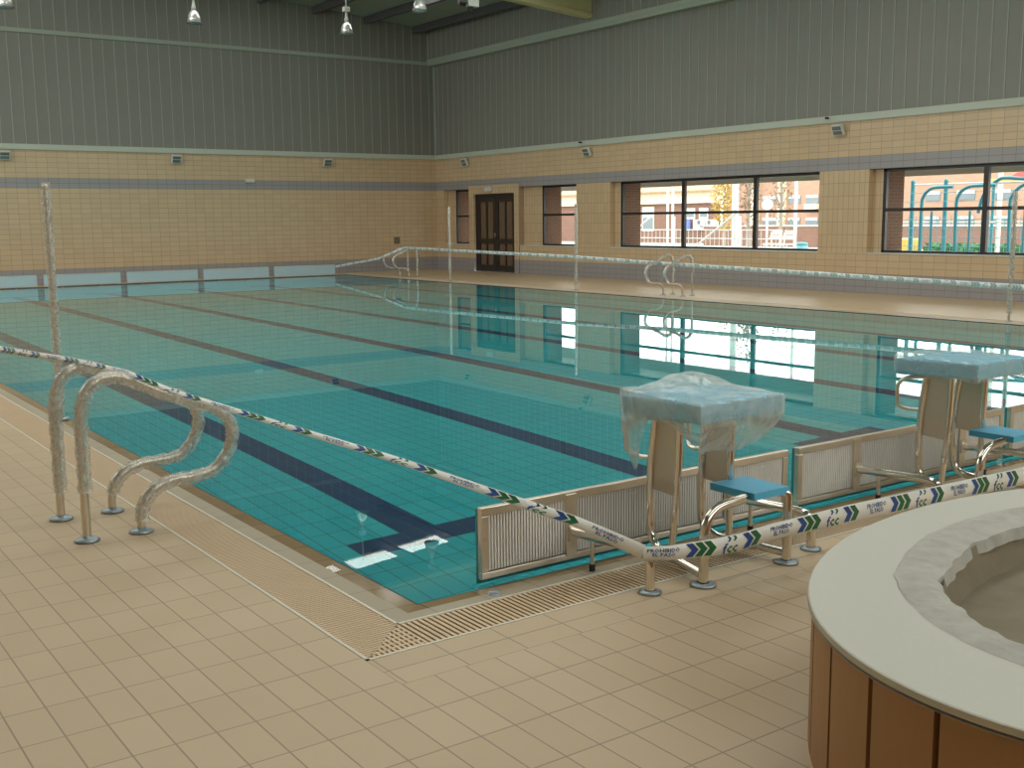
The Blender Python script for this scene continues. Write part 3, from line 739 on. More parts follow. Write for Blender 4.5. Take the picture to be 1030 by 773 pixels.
# ------------------------------------------------------------------ starting blocks
def cover_mesh(kind):
    """sheet of plastic over the 0.5 m platform; local coords, platform spans x 0..0.5 (dx), y -.5..0"""
    e_ = .006 if kind == 0 else .004; X0, X1, Y0, Y1 = -e_, .5 + e_, -.5 - e_, e_
    N = 24; per = []
    for i in range(N): per.append((X0 + (X1 - X0) * i / N, Y0, 0, i / N))
    for i in range(N): per.append((X1, Y0 + (Y1 - Y0) * i / N, 1, i / N))
    for i in range(N): per.append((X1 + (X0 - X1) * i / N, Y1, 2, i / N))
    for i in range(N): per.append((X0, Y1 + (Y0 - Y1) * i / N, 3, i / N))
    n = len(per); cx, cy = .25, -.25
    rnd = random.Random(5); rings = []
    def top(x, y):
        z = .761 + .03 * (y + .25)
        if kind == 0:
            z += .040 * math.exp(-abs((x - .37) / .15) ** 3 - abs((y + .05) / .11) ** 3)
            z += .016 * math.exp(-((x - .22) / .07) ** 2 - ((y + .17) / .10) ** 2)
            z -= .012 * math.exp(-((x - .33) / .08) ** 2 - ((y + .18) / .08) ** 2)
            z += .002 * math.sin(x * 50 + y * 30) + .002
        else: z += .001 + .0015 * math.sin(x * 40 + y * 60)
        return z
    for s in (0.02, .2, .4, .6, .75, .88, .96, 1.0):
        rings.append([(cx + (x - cx) * s, cy + (y - cy) * s, top(cx + (x - cx) * s, cy + (y - cy) * s) - (.006 if s == 1 else 0)) for x, y, _, _ in per])
    def hem(side, t):
        if kind == 0:
            if side == 0: return .525 + .012 * math.sin(t * 9) + (0 if t < .85 else (t - .85) * .35)
            if side == 1: return .575 + .03 * math.sin(t * 5)
            if side == 2: return .63 if t < .8 else .63 - (t - .8) * .3
            # left side, t 0 at the pool, 1 at the viewer
            if t < .30: return .57 - .19 * (1 - abs(t - .14) / .14 if abs(t - .14) < .14 else 0)
            if t < .62: return .645
            return .645 - (t - .62) / .38 * .115
        if side == 0: return .655 + .006 * math.sin(t * 20)
        if side == 1: return .64
        if side == 2: return .6
        return .655 if t > .25 else .655 - .0 * t
    for j, fr in enumerate((.15, .45, .8, 1.0)):
        ring = []
        for i, (x, y, sd, t) in enumerate(per):
            zt = top(x, y) - .01; zb = .672 + .03 * (y + .25); h = min(hem(sd, t), zb)
            z = zt + (h - zt) * fr
            if z < zb:
                tp = (zb - z) / .15
                flap = kind == 0 and sd == 3 and t < .3
                k = 1 - (.04 if flap else .30) * tp
                # keep the near left corner fuller
                xx = cx + (x - cx) * k; yy = cy + (y - cy) * k
            else: xx, yy = x, y
            w = (.004 if z < zb - .005 else .001) * math.sin(i * 1.1 + j) if kind == 0 else .0008 * math.sin(i * 1.7)
            nx, ny = ((0, -1), (1, 0), (0, 1), (-1, 0))[sd]
            ring.append((xx + nx * w, yy + ny * w, z))
        rings.append(ring)
    vs = [v for r in rings for v in r]; fs = []
    for i in range(len(rings) - 1):
        for k in range(n):
            k2 = (k + 1) % n; fs.append((i * n + k, i * n + k2, (i + 1) * n + k2, (i + 1) * n + k))
    fs.append(tuple(range(n))[::-1])
    return vs, fs
def block(k, label, kind):
    ox = 1.055 + 2 * k
    t = thing('starting_block', (ox, 0, 0), label, 'starting block', 'starting blocks at the near end')
    XA, XB = .0, .516                    # feet
    PXA, PXB = .085, .405                # pedestal frames
    px0 = .025
    b = MB((-px0, 0, 0))
    b.hexa([(0, -.5, .668), (.5, -.5, .668), (.5, 0, .654), (0, 0, .654), (0, -.5, .756), (.5, -.5, .756), (.5, 0, .742), (0, 0, .742)])
    b.build('platform', M['block_blue'], t, .012)
    for XF, XP, s in ((XA, PXA, 1), (XB, PXB, -1)):
        # pool-side tube runs down, bends into the low rail and meets the foot
        b = MB(); b.tube(round_path([(XP, -.165, .66), (XP, -.13, .42), (XP, -.13, .06), (XF, -.54, .045)], [.3, .12]), .0195, 12); b.build('pedestal_tube', M['steel'], t)
        b = MB(); b.tube(round_path([(XP, -.315, .66), (XP, -.31, .45), (XP + s * -.02, -.29, .06)], .2), .0165, 12); b.build('pedestal_tube', M['steel'], t)
        b = MB(); b.hexa([(XP - .002, -.15, .325), (XP + .002, -.15, .325), (XP + .002, -.31, .315), (XP - .002, -.31, .315),
                          (XP - .002, -.165, .655), (XP + .002, -.165, .655), (XP + .002, -.315, .655), (XP - .002, -.315, .655)]); b.build('side_plate', M['plate'], t)
        # foot and arch that carries the step
        st = .27 if s > 0 else .475
        b = MB(); b.tube(round_path([(XF, -.55, 0), (XF, -.55, .32), (st, -.52, .325)], .16 if s > 0 else .035), .0215, 14); b.build('step_leg', M['steel'], t)
        b = MB(); b.lathe((XF, -.55, 0), [(.001, .002), (.055, .002), (.056, .008), (.04, .013), (.026, .015)], 24); b.build('foot_flange', M['flange'], t)
        # backstroke grip
        gx = XP - s * .035
        b = MB(); b.tube(round_path([(XP, -.20, .655), (gx, -.06, .64), (gx, -.005, .60), (gx, -.005, .475), (XP, -.05, .455), (XP, -.14, .465)], .03), .0105, 10); b.build('hand_grip', M['steel_dull'], t)
    b = MB(); b.box(.29, .51, -.56, -.30, .318, .35)
    for i in (.32, .48):
        for j in (-.52, -.34): b.lathe((i, j, 0), [(.001, .3508), (.006, .3508), (.006, .350)], 8)
    b.build('step', M['step_blue'], t, .006)
    vs, fs = cover_mesh(kind)
    b = MB((-px0, 0, 0)); b.add(vs, fs, False); b.build('plastic_cover', M['cover'] if kind == 0 else M['cover2'], t)
M['cover2'] = plastic_film('thin_plastic_sheet', .28, (.92, .96, .95), 5, .10, .08)
block(0, 'starting block under a loose milky plastic sheet, nearer the camera', 0)
block(1, 'starting block with tight plastic on its blue top, at the right edge', 1)

# ------------------------------------------------------------------ barrier tape
def text_shape(body, size, shear=0.):
    cu = bpy.data.curves.new('tmp_text', 'FONT'); cu.body = body; cu.size = size; cu.align_x = 'CENTER'; cu.align_y = 'CENTER'
    cu.resolution_u = 1; cu.shear = shear; cu.offset = size * .022
    o = bpy.data.objects.new('tmp_text', cu); COL.objects.link(o)
    dg = bpy.context.evaluated_depsgraph_get(); me = o.evaluated_get(dg).to_mesh()
    vs = [(v.co.x, v.co.y) for v in me.vertices]; fs = [tuple(p.vertices) for p in me.polygons]
    o.evaluated_get(dg).to_mesh_clear(); bpy.data.objects.remove(o); bpy.data.curves.remove(cu)
    return vs, fs
TXT = [text_shape('PROHIBIDO', .0265), text_shape('EL PASO', .0265)]
LOGO = [text_shape('f', .062, .25), text_shape('c', .062, .25)]
def chevron(x, h, w, dx):
    return [(x, h), (x + w, h), (x + w + dx, 0), (x + w, -h), (x, -h), (x + dx, 0)], [(0, 1, 2, 5), (5, 2, 3, 4)]
def small_chev(x, y, s):
    return [(x, y + s), (x + s, y + s), (x + 1.8 * s, y), (x + s, y - s), (x, y - s), (x + .8 * s, y)], [(0, 1, 2, 5), (5, 2, 3, 4)]
PERIOD = .65
def pattern():
    """list of (ink, verts, faces) over one period, u in metres, v in metres (tape half width .045)"""
    out = []
    for i, (tx, dy) in enumerate(zip(TXT, (.014, -.014))): out.append((0, [(x + .085, y * 1.25 + dy) for x, y in tx[0]], tx[1]))
    for x, ink in ((.185, 0), (.232, 1), (.279, 1)): out.append((ink, *chevron(x, .039, .036, .03)))
    for x, ink, L in ((.385, 0, 0), (.412, 1, 1), (.444, 1, 1)):
        out.append((ink, [(a * 1.15 + x, c_ * 1.15 - .020) for a, c_ in LOGO[L][0]], LOGO[L][1]))
    out.append((0, *small_chev(.408, .028, .013))); out.append((1, *small_chev(.440, .028, .013)))
    for x, ink in ((.495, 0), (.542, 1)): out.append((ink, *chevron(x, .039, .036, .03)))
    return out
PAT = pattern()
def tape(label, keys, print_scale=1., inks=('ink_blue', 'ink_green')):
    """keys: (point, half width, tilt vector); ribbon strung between them"""
    pts = []; hw = []; up = []
    for i in range(len(keys) - 1):
        (p, h, u), (p2, h2, u2) = keys[i], keys[i + 1]; p, p2, u, u2 = map(Vector, (p, p2, u, u2))
        n = max(2, int((p2 - p).length / .06))
        for k in range(n):
            f = k / n; pts.append(p.lerp(p2, f)); hw.append(h + (h2 - h) * f); up.append(u.lerp(u2, f).normalized())
    pts.append(Vector(keys[-1][0])); hw.append(keys[-1][1]); up.append(Vector(keys[-1][2]).normalized())
    S = [0]
    for a, c in zip(pts[:-1], pts[1:]): S.append(S[-1] + (c - a).length)
    base = pts[0].copy(); base.z = pts[0].z
    def fr(i):
        d = (pts[min(i + 1, len(pts) - 1)] - pts[max(i - 1, 0)]).normalized()
        w = (up[i] - d * up[i].dot(d)).normalized(); nn = d.cross(w).normalized()
        return w, nn
    F = [fr(i) for i in range(len(pts))]
    b = MB(base); vs = []; fs = []
    for i, p in enumerate(pts):
        w, nn = F[i]
        c1 = .006 * math.sin(S[i] * 3.1)
        vs += [p + w * hw[i], p + nn * c1 * .3, p - w * hw[i]]
        vs += [p + w * hw[i] - nn * .0012, p + nn * c1 * .3 - nn * .0012, p - w * hw[i] - nn * .0012]
    for i in range(len(pts) - 1):
        a, c = i * 6, (i + 1) * 6
        fs += [(a, a + 1, c + 1, c), (a + 1, a + 2, c + 2, c + 1), (a + 3, c + 3, c + 4, a + 4), (a + 4, c + 4, c + 5, a + 5),
               (a, c, c + 3, a + 3), (a + 2, a + 5, c + 5, c + 2)]
    b.add(vs, fs, True)
    def at(u, v, side):
        u = min(max(u, 0), S[-1] - 1e-6); lo = 0
        import bisect
        i = min(bisect.bisect_right(S, u) - 1, len(pts) - 2); f = (u - S[i]) / max(S[i + 1] - S[i], 1e-9)
        p = pts[i].lerp(pts[i + 1], f); w = F[i][0].lerp(F[i + 1][0], f); nn = F[i][1].lerp(F[i + 1][1], f)
        h = hw[i] + (hw[i + 1] - hw[i]) * f
        c1 = .002 * math.sin(u * 3.1) * (1 - min(1, abs(v) / .045))
        return p + w * (v * h / .045) + nn * (c1 + side * .0013 if side > 0 else c1 - .0024)
    per = PERIOD * print_scale; n = int(S[-1] / per)
    for k in range(n + 1):
        for ink, v2, f2 in PAT:
            b.m = ink + 1
            if k * per + max(x for x, _ in v2) * print_scale > S[-1]: continue
            b.add([at(k * per + x * print_scale, y, 1) for x, y in v2], f2)
    o = b.build('barrier_tape', [M['tape'], M[inks[0]], M[inks[1]]], None, loc=base)
    return tag(o, label, 'barrier tape', 'printed barrier tapes strung around the pool')
U = (0, 0, 1)
# the side printed is d x up: the tapes run so that it faces the camera
tape('printed white barrier tape slanting from the left edge over the handrails to the near block',
     [((-1.5, 5.0, .865), .026, (.35, .3, 1)), ((-.72, 2.24, .822), .017, (.5, .2, 1)), ((-.60, 1.74, .806), .016, (.9, .4, .6)), ((-.45, 1.50, .722), .016, (.9, .4, .6)),
      ((.15, .36, .495), .018, (.7, .4, .6)), ((.58, -.30, .30), .022, (.5, .3, .9)), ((.735, -.53, .20), .030, U)])
tape('printed white barrier tape running past both starting blocks to the right edge',
     [((.735, -.53, .195), .026, U), ((.83, -.59, .193), .030, U), ((1.06, -.615, .18), .036, (0, .1, 1)), ((1.20, -.62, .178), .038, U), ((1.40, -.62, .188), .036, U),
      ((1.88, -.625, .185), .040, (0, .1, 1)), ((3.36, -.64, .155), .046, (0, .1, 1)), ((4.4, -.66, .16), .046, (0, .1, 1))])
tape('white printed barrier tape stretched along the window side of the pool',
     [((12.2, 25.02, .24), .032, U), ((12.45, 22.95, .50), .03, U), ((12.95, 22.4, .79), .03, U), ((12.84, 20.0, .765), .036, U), ((12.84, 14.95, .70), .038, U),
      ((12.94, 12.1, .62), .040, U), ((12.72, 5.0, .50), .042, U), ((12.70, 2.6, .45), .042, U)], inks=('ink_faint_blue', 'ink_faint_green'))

# small fittings near the pool corner
b = MB((-.075, .6, -.0015)); b.add([(x, y, -.0016) for x, y in ((-.101, .634), (-.085, .648), (-.055, .655), (-.046, .61), (-.048, .572), (-.075, .562), (-.1, .559), (-.089, .598))], [tuple(range(8))[::-1]])
tag(b.build('puddle', M['puddle'], loc=(-.075, .6, -.0015)), 'small bright puddle on the wet pool edge near the left corner', 'puddle')
b = MB((.305, -.10, 0)); b.lathe((.305, -.10, 0), [(.001, .001), (.022, .001), (.024, .003), (.03, .003), (.03, -.004)], 20)
tag(b.build('floor_anchor', M['flange'], loc=(.305, -.10, 0)), 'small round metal floor anchor on the coping below the leftmost grille panel', 'floor anchor')
vs, fs = text_shape('1.80', .04)
b = MB((.5, -.006, -.010)); b.add([(.51 + x, -.012 + y * .45, -.0095) for x, y in vs], fs)
tag(b.build('depth_mark', M['white'], loc=(.5, -.006, -.010)), 'tiny white depth figures on the pool edge below the leftmost grille panel', 'marking')

# ------------------------------------------------------------------ raised round basin, bottom right
BC = (1.402, -2.401); BA, BB = 1.441, 1.049
def ell(a, bb, k, n, ph=0.): 
    th = 2 * math.pi * k / n + ph; return (BC[0] + a * math.cos(th), BC[1] + bb * math.sin(th))
t = thing('raised_basin', (*BC, 0), 'round raised basin clad in brown panels with a pale stone rim, bottom right', 'basin')
o = Vector(t.location); N = 128
def ringwall(b, a0, b0, z0, a1, b1, z1, n=N, smooth=True, jit=0):
    A_ = [(*ell(a0, b0, k, n), z0) for k in range(n)]; B_ = [(*ell(a1, b1, k, n), z1) for k in range(n)]
    b.add(A_ + B_, [(k, (k + 1) % n, n + (k + 1) % n, n + k) for k in range(n)], smooth)
b = MB(o); ringwall(b, BA - .03, BB - .03, 0, BA - .03, BB - .03, .432); b.build('backing_wall', M['joint'], t)
# rim: from outer edge to where the mortar starts
RA, RB = 1.118, .84
b = MB(o); b.m = 1; ringwall(b, BA + .012, BB + .012, .430, BA + .012, BB + .012, .447)
b.m = 0; ringwall(b, BA + .012, BB + .012, .447, BA + .008, BB + .008, .45); ringwall(b, BA + .008, BB + .008, .45, RA, RB, .45, smooth=False)
b.m = 1; ringwall(b, BA - .03, BB - .03, .430, BA + .012, BB + .012, .422)
b.build('stone_rim', [M['stone'], M['stone_edge']], t)
# rough mortar band
b = MB(o); n = 200; rnd = random.Random(3); prof = []
ph = [rnd.uniform(0, 6.28) for _ in range(6)]
def wob(k, a): 
    th = 2 * math.pi * k / n
    return a * (math.sin(3 * th + ph[0]) + .6 * math.sin(7 * th + ph[1]) + .5 * math.sin(13 * th + ph[2]) + .35 * math.sin(29 * th + ph[3]) + .3 * math.sin(53 * th + ph[4]))
rows = []
for j, (da, z) in enumerate(((0.012, .4505), (0, .4530), (-.035, .4545), (-.065, .4535), (-.100, .449), (-.108, .41))):
    row = []
    for k in range(n):
        w = wob(k, .012 if j in (1, 4, 5) else .004); row.append((*ell(RA + da + w, RB + da * 1.45 + w, k, n), z + (rnd.uniform(-.0022, .0022) if j in (2, 3) else 0)))
    rows.append(row)
vs = [v for r in rows for v in r]; fs = []
for i in range(len(rows) - 1):
    for k in range(n): fs.append((i * n + k, i * n + (k + 1) % n, (i + 1) * n + (k + 1) % n, (i + 1) * n + k))
b.add(vs, fs, False); b.build('mortar_band', M['mortar'], t)
b = MB(o); ringwall(b, RA - .085, RB - .135, .44, RA - .12, RB - .17, .32); b.add([(*ell(RA - .12, RB - .17, k, N), .32) for k in range(N)], [tuple(range(N))]); b.build('concrete_shell', M['concrete'], t)
# cladding panels by arc length
SMP = 2000; cum = [0]
for k in range(SMP):
    p, q_ = Vector(ell(BA, BB, k, SMP)), Vector(ell(BA, BB, k + 1, SMP)); cum.append(cum[-1] + (q_ - p).length)
NP = 37; tot = cum[-1]; gap = .017
import bisect
def at_len(s): 
    s %= tot; return bisect.bisect_left(cum, s)
def seam(j): return tot * j / NP + .06
for j in range(NP):
    s0, s1 = seam(j) + gap / 2, seam(j + 1) - gap / 2; b = MB(o); pts = []
    for i in range(5):
        k = at_len(s0 + (s1 - s0) * i / 4); pts.append(k)
    outer = [ell(BA, BB, k, SMP) for k in pts]; inner = [ell(BA - .022, BB - .022, k, SMP) for k in pts]
    b.prism(outer + inner[::-1], 0.0, .43); b.build('cladding_panel', M['clay'], t)

# ------------------------------------------------------------------ outside
b = MB(); b.box(OUT, 130, -30, 140, -.3, -.15); struct(b.build('ground_outside', M['pave']))
b = MB(); b.box(OUT, 18.7, NY, FY + 2, 2.62, 2.74); b.box(18.6, 18.7, NY, FY + 2, 2.33, 2.62)
for k in range(12): b.box(18.585, 18.6, NY + 3 * k, NY + 3 * k + .02, 2.33, 2.62)
struct(b.build('trim_9', M['soffit']))

# low building with tiled eaves
t = thing('low_building', (50, 56, -.15), 'low brick building with cream fascia and tiled eaves, seen through the windows', 'building'); o = Vector(t.location)
b = MB(o); b.prism([(50, 46.5), (60, 56.5), (60, 75), (50, 75)], -.15, 2.5); b.build('brick_wall', M['b_brick'], t)
b = MB(o); b.prism([(49.7, 46.3), (60, 56.3), (60, 75), (49.7, 75)], 2.42, 3.12); b.build('fascia', M['fascia'], t)
b = MB(o)
b.hexa([(49.3, 46.1, 3.12), (60, 56.6, 3.12), (60, 75, 3.12), (49.3, 75, 3.12), (49.6, 46.4, 3.2), (55, 56, 4.3), (55, 75, 4.3), (49.6, 75, 3.2)])
b.build('tiled_roof', M['roof_tile'], t)
b = MB(o)
for k in range(112):
    y = 46.15 + k * .26; b.tube([(49.2, y, 3.17), (50.9, y, 3.58)], .085, 6)
b.build('eave_tiles', M['roof_tile'], t)
for y0, y1, z0, z1 in ((52.6, 53.8, .6, 2.24), (48.72, 49.57, 1.38, 2.1), (47.54, 48.37, 1.38, 2.1), (56, 57.2, .9, 2.2)):
    b = MB(o); b.box(49.95, 50.02, y0, y1, z0, z1); w = b.build('window', M['shutter'], t)
    b = MB(o); b.box(49.93, 49.955, y0 + .12, y1 - .12, z0 + .15, (z0 + z1) / 2 + .1); b.build('pane', M['win_grey'], w)
b = MB(o); b.box(49.7, 49.75, 48.92, 49.3, .7, 1.34); b.box(49.68, 49.705, 49.0, 49.22, .85, 1.2); b.build('blue_sign', [M['sign_blue']], t)
b = MB(o); b.box(49.6, 50, 47.4, 48.53, .72, 1.36); b.build('white_board', M['shutter'], t)
for i, (y0, y1) in enumerate(((47.5, 48.32), (46.62, 47.42))):
    u = thing('air_conditioner', (49.55, (y0 + y1) / 2, 1.0), 'white air conditioning unit on the low building, %s' % ('left one beside the white board' if i == 0 else 'right one at the corner'), 'air conditioner', 'air conditioning units on the low building')
    oo = Vector(u.location); b = MB(oo); b.box(49.25, 49.6, y0 - .35, y1 - .35, 1.0, 1.36); b.build('casing', M['ac'], u)
    b = MB(oo); c = (49.24, (y0 + y1) / 2 - .35 + .1, 1.18)
    b.tube([(49.26, c[1], c[2]), (49.235, c[1], c[2])], .14, 16); b.build('fan_grille', M['dark_fan'], u)
# flats far behind
t = thing('apartment_building', (90, 70, -.15), 'pinkish brick apartment building far behind the play area', 'building'); o = Vector(t.location)
b = MB(o); b.box(90, 102, 20, 84.2, -.15, 8.6); b.box(89.9, 90, 20, 84.2, 8.6, 9.0); b.build('brick_wall', M['b2_brick'], t)
yy = 82.2; k = 0
for y0, y1 in ((76.6, 78.8), (73.7, 75.3), (71.4, 72.95), (66.5, 68), (62, 63.6), (57.5, 59), (54, 55.8), (50.6, 52.2), (47, 48.6), (43.5, 45), (39.5, 41), (36, 37.5), (31.5, 33), (28, 29.5), (24.5, 26)):
    for z0, z1 in ((.4, 1.35), (2.8, 3.65), (5.3, 6.2)):
        b = MB(o); b.box(89.93, 90.02, y0, y1, z0, z1); w = b.build('window', M['win_grey'], t)
        b = MB(o); b.box(89.90, 89.94, y0, y1, z1 - .3, z1); b.build('shutter', M['shutter'], w)
b = MB(o); b.box(89.2, 90, 71, 72.6, 2.2, 2.75); b.box(89.2, 90, 79.3, 79.9, -.15, 8.6); b.box(89.4, 90, 75.6, 76.3, -.15, 8.6); b.build('balcony', M['fascia'], t)
# street furniture
b = MB((46, 30, -.15)); b.box(46, 46.3, 8, 44, -.15, .95); b.m = 1; b.box(45.95, 46.35, 8, 44, .95, 1.03)
tag(b.build('garden_wall', [M['b_brick'], M['soffit']], loc=(46, 30, -.15)), 'long low brown brick garden wall in front of the apartment building', 'wall')
def post(name, x, y, z1, r, mat, label, cat, group=None):
    b = MB((x, y, -.15)); b.tube([(x, y, -.15), (x, y, z1)], r, 10); b.disc((x, y, 0), r * 2.2, -.15, -.12, 12)
    return tag(b.build(name, mat, loc=(x, y, -.15)), label, cat, group)
post('lighting_mast', 28, 21.83, 6.5, .055, M['paint_white'], 'thin white mast seen in the right pane of the middle window', 'mast', 'white masts outside')
post('lighting_mast', 28, 24.6, 6.5, .12, M['paint_grey'], 'thick pale mast seen near the middle mullion', 'mast', 'white masts outside')
post('lighting_mast', 30, 15.6, 6.5, .07, M['paint_white'], 'white mast seen at the right edge window, behind the play frames', 'mast', 'white masts outside')
post('lighting_mast', 26, 26.0, 5.5, .045, M['paint_white'], 'left one of the two close white masts in the left pane', 'mast', 'white masts outside')
post('lighting_mast', 26, 25.74, 5.5, .045, M['paint_white'], 'right one of the two close white masts in the left pane', 'mast', 'white masts outside')
t = thing('globe_lamp', (30, 24.87, -.15), 'white globe street lamp behind the middle window', 'street lamp')
b = MB(); b.tube([(0, 0, 0), (0, 0, 1.9)], .04, 10); b.build('lamp_post', M['paint_white'], t)
b = MB(); b.lathe((0, 0, 2.1), [(.001, -.21), (.12, -.17), (.2, -.06), (.2, .06), (.12, .17), (.001, .21)], 20); b.build('globe', M['white'], t)
# railing with diagonal bars
t = thing('white_railing', (24, 24, -.15), 'white metal railing with diagonal braces outside the middle window', 'railing'); o = Vector(t.location)
b = MB(o)
for z in (.55, .82, 1.1): b.tube([(24.6, 19.5, z), (24.6, 28.5, z)], .018, 6)
for k in range(46): b.tube([(24.6, 19.5 + .2 * k, -.15), (24.6, 19.5 + .2 * k, 1.1)], .009, 5)
b.build('rails', M['paint_white'], t)
b = MB(o); b.tube([(24, 22.7, .5), (24, 20.7, 1.7)], .03, 8); b.build('diagonal_brace', M['paint_white'], t)
b = MB(o); b.tube([(24, 26.2, .65), (24, 24.8, 1.5)], .03, 8); b.build('diagonal_brace', M['paint_white'], t)
for y in (26.9, 27.35, 24.0, 21.0):
    b = MB(o); b.box(24.4, 24.46, y, y + .07, -.15, 1.55); b.build('post', M['paint_white'], t)
for i, (y0, y1) in enumerate(((27.75, 28.3), (27.0, 27.62))):
    t = thing('slatted_bench', (34, (y0 + y1) / 2, -.15), 'white slatted bench outside, %s one' % ('left' if i == 0 else 'right'), 'bench', 'white benches outside'); o = Vector(t.location)
    b = MB(o)
    for k in range(4): b.obox((34 + .07 * k, (y0 + y1) / 2, .60 + .1 * k), (.012, 0, 0), (0, (y1 - y0) / 2, 0), (0, 0, .032))
    b.build('backrest', M['paint_white'], t)
    b = MB(o); b.box(33.6, 34, y0, y1, .35, .40); b.build('seat', M['paint_white'], t)
    for y in (y0 + .03, y1 - .06):
        b = MB(o); b.bar((33.65, y, -.15), (33.65, y, .35), .04); b.bar((33.98, y, -.15), (34.2, y, .95), .04); b.build('leg', M['paint_grey'], t)
t = thing('waste_bin', (30, 23.2, -.15), 'pale green bin outside at the bottom of the middle window', 'bin')
b = MB(); b.lathe((0, 0, 0), [(.001, 0), (.19, 0), (.22, .62), (.2, .64)], 18); b.build('bin_body', M['paint_teal_l'], t)
b = MB(); b.lathe((0, 0, 0), [(.225, .62), (.235, .66), (.17, .72), (.001, .74)], 18); b.build('lid', M['paint_teal'], t)
# trees
def tree(loc, h, r, leaf, label, dense):
    t = thing('street_tree', loc, label, 'tree'); rnd = random.Random(int(loc[1] * 10))
    b = MB(); b.tube([(0, 0, 0), (.03, .05, h * .4), (0, 0, h * .75)], [.1, .07, .03], 8)
    for k in range(9):
        a = rnd.uniform(0, 6.28); z = h * rnd.uniform(.3, .7); b.tube([(0, 0, z), (r * .7 * math.cos(a), r * .7 * math.sin(a), z + h * .25)], [.025, .008], 5)
    b.build('trunk', M['bark'], t)
    b = MB()
    for k in range(dense):
        a, u, q3 = rnd.uniform(0, 6.28), rnd.uniform(-1, 1), rnd.random() ** .4
        p = Vector((r * q3 * math.cos(a) * math.sqrt(1 - u * u), r * q3 * math.sin(a) * math.sqrt(1 - u * u), h * .62 + u * h * .42 * q3))
        d1 = Vector((rnd.uniform(-1, 1), rnd.uniform(-1, 1), rnd.uniform(-1, 1))).normalized() * .07; d2 = d1.cross(Vector((rnd.uniform(-1, 1), .3, rnd.uniform(-1, 1)))).normalized() * .045
        b.add([p - d1, p - d2, p + d1, p + d2], [(0, 1, 2, 3)])
    b.build('foliage', leaf, t)
tree((40, 36.6, -.15), 4.2, .75, M['yleaf'], 'small yellow-leaved tree in front of the low building', 1300)
tree((31, 26.7, -.15), 4.4, .5, M['bleaf'], 'slim reddish dry tree beside the thick pale mast', 420)
tree((36, 29.4, -.15), 4.4, .7, M['bleaf'], 'thin reddish tree behind the globe lamp', 300)

# teal play frames
t = thing('climbing_frame', (22.5, 12, -.15), 'teal metal climbing frame with hooped bars outside the right edge window', 'climbing frame'); o = Vector(t.location)
for y in (13.8, 12.85):
    b = MB(o); b.tube([(23, y, -.15), (23, y, 2.33)], .055, 10); b.lathe((23, y, 2.33), [(.055, 0), (.06, .03), (.035, .07), (.001, .08)], 10); b.build('post', M['paint_teal'], t)
b = MB(o); b.tube([(23, 13.8, 2.28), (23, 8.5, 2.26)], .02, 8); b.tube([(23, 14.2, 1.33), (23, 8.5, 1.32)], .02, 8); b.build('top_bar', M['paint_white'], t)
for pts in ([(22, 12.84, -.15), (22, 12.84, 1.6), (22, 12.80, 1.95), (22, 12.62, 2.13), (22, 12.4, 2.17), (22, 12.0, 2.17)],
            [(22, 11.87, -.15), (22, 11.90, 1.6), (22, 11.84, 1.98), (22, 11.62, 2.15), (22, 11.3, 2.18), (22, 10.9, 2.18)],
            [(22.2, 11.45, 1.55), (22.2, 11.30, 2.02), (22.2, 10.98, 2.30), (22.2, 10.75, 2.34), (22.2, 10.3, 2.30), (22.2, 9.4, 2.28)],
            [(22, 10.5, -.15), (22, 10.54, 1.6), (22, 10.48, 1.95), (22, 10.25, 2.16), (22, 9.95, 2.2), (22, 9.4, 2.2)]):
    b = MB(o); b.tube(catmull(pts, 6), .042, 10); b.build('hoop', M['paint_teal'], t)
b = MB(o)
for k in range(9): b.tube([(22.6, 13.75, .3 + .22 * k), (22.6, 8.6, .3 + .22 * k)], .008, 5)
for k in range(26): b.tube([(22.6, 8.6 + .2 * k, .1), (22.6, 8.6 + .2 * k, 1.5)], .007, 5)
b.build('netting_rods', M['paint_teal_l'], t)
for y in (13.62, 12.75, 11.72, 10.35):
    b = MB(o); b.tube([(22.3, y, -.15), (22.3, y, 1.6)], .03, 8); b.build('inner_post', M['paint_teal'] if y != 13.62 else M['paint_grey'], t)
t = thing('play_slide', (27, 13.5, -.15), 'yellow slide bar with red roof at the right edge, behind the teal frame', 'slide'); o = Vector(t.location)
b = MB(o); b.tube([(27, 14.3, 2.42), (27, 10.0, 2.40)], .075, 10); b.tube([(27, 12.6, 1.72), (27, 10.0, 1.70)], .05, 10); b.build('yellow_bar', M['yellow'], t)
b = MB(o); b.hexa([(26.8, 10, 2.52), (27.4, 10, 2.52), (27.4, 13.4, 2.52), (26.8, 13.4, 2.52), (27.05, 10, 2.85), (27.15, 10, 2.85), (27.15, 13.0, 2.85), (27.05, 13.0, 2.85)]); b.build('red_roof', M['red'], t)
for y in (14.0, 10.4):
    b = MB(o); b.tube([(27, y, -.15), (27, y, 2.4)], .045, 8); b.build('support_post', M['paint_teal'], t)
t = thing('play_box', (30, 18.9, -.15), 'small yellow play box at the left foot of the right edge window', 'play equipment')
b = MB(); b.box(-.4, .4, -.35, .28, 0, .9); b.build('box_body', M['yellow'], t, .03)
b = MB(); b.tube([(-.4, -.02, .55), (-.42, -.02, .55)], .13, 14); b.build('porthole', M['dark_fan'], t)
b = MB((31, 17, -.15)); rnd = random.Random(1)
for k in range(1500):
    p = Vector((30.5 + rnd.random() * .6, 14.6 + rnd.random() * 4.0, -.1 + rnd.random() * .68)); d = Vector((rnd.uniform(-1, 1), rnd.uniform(-1, 1), rnd.uniform(-1, 1))) * .08
    b.add([p - d, p + Vector((0, .06, .03)), p + d, p - Vector((0, .06, .03))], [(0, 1, 2, 3)])
b.box(30.6, 31, 14.6, 18.6, -.15, .5)
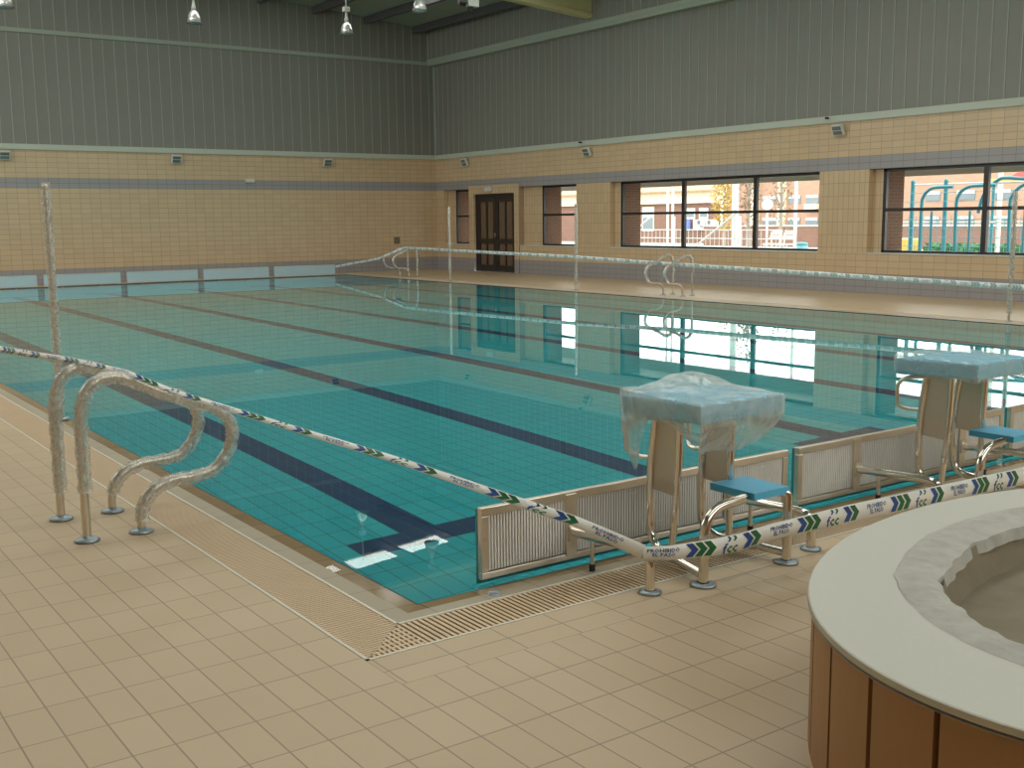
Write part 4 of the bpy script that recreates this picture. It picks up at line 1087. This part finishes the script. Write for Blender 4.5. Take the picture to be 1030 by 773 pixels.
tag(b.build('low_hedge', M['green'], loc=(31, 17, -.15)), 'low green hedge outside the right edge window', 'hedge')

# ------------------------------------------------------------------ camera
CAM = Vector((-2.1816, -3.7291, 1.5239)); YAW, PIT, ROL, F = .6194, -.1475, -.0107, 1117.6
f = Vector((math.sin(YAW) * math.cos(PIT), math.cos(YAW) * math.cos(PIT), math.sin(PIT)))
r = Vector((math.cos(YAW), -math.sin(YAW), 0)); u = r.cross(f)
r2 = r * math.cos(ROL) + u * math.sin(ROL); u2 = -r * math.sin(ROL) + u * math.cos(ROL)
cd = bpy.data.cameras.new('camera'); cam = bpy.data.objects.new('camera', cd); COL.objects.link(cam)
m = Matrix.Identity(4)
for i in range(3): m[i][0], m[i][1], m[i][2], m[i][3] = r2[i], u2[i], -f[i], CAM[i]
cam.matrix_world = m; cd.sensor_fit = 'HORIZONTAL'; cd.sensor_width = 36; cd.lens = F / 1030 * 36; cd.clip_end = 400
scene.camera = cam

# ------------------------------------------------------------------ daylight
w = bpy.data.worlds.new('overcast_sky'); scene.world = w; w.use_nodes = True; nt = w.node_tree; nt.nodes.clear()
bg = nt.nodes.new('ShaderNodeBackground'); wo = nt.nodes.new('ShaderNodeOutputWorld')
bg.inputs[0].default_value = (1.0, .99, .93, 1); bg.inputs[1].default_value = 3.8
nt.links.new(bg.outputs[0], wo.inputs[0])
def portal(loc, sx, sy, rot):
    l = bpy.data.lights.new('daylight_portal', 'AREA'); l.shape = 'RECTANGLE'; l.size = sx; l.size_y = sy; l.cycles.is_portal = True
    ob = bpy.data.objects.new('daylight_portal', l); COL.objects.link(ob); ob.location = loc; ob.rotation_euler = rot
sl = math.atan(.08)
for y0, y1 in SKY:
    cx = (SX0 + SX1) / 2; portal((cx, (y0 + y1) / 2, roof_z(cx) + .03), (SX1 - SX0), y1 - y0, (0, sl, 0))
for y0, y1, _ in windows[1:]:
    portal((R - .02, (y0 + y1) / 2, (Z0 + Z1) / 2), Z1 - Z0, y1 - y0, (0, math.pi / 2, 0))
portal(((GN[0] + GN[1]) / 2, NY + .02, (GN[2] + GN[3]) / 2), GN[1] - GN[0], GN[3] - GN[2], (math.pi / 2, 0, 0))
portal((LX + .02, (GL[0] + GL[1]) / 2, (GL[2] + GL[3]) / 2), GL[3] - GL[2], GL[1] - GL[0], (0, -math.pi / 2, 0))

# ------------------------------------------------------------------ render look
vs_ = scene.view_settings; vs_.view_transform = 'Standard'; vs_.look = 'None'; vs_.gamma = 1; vs_.use_curve_mapping = False; vs_.exposure = 0.22
cy = scene.cycles; cy.use_denoising = True; cy.max_bounces = 10; cy.diffuse_bounces = 5; cy.glossy_bounces = 6; cy.transmission_bounces = 6
cy.transparent_max_bounces = 16; cy.sample_clamp_indirect = 8; cy.caustics_reflective = False; cy.caustics_refractive = True; cy.blur_glossy = .5
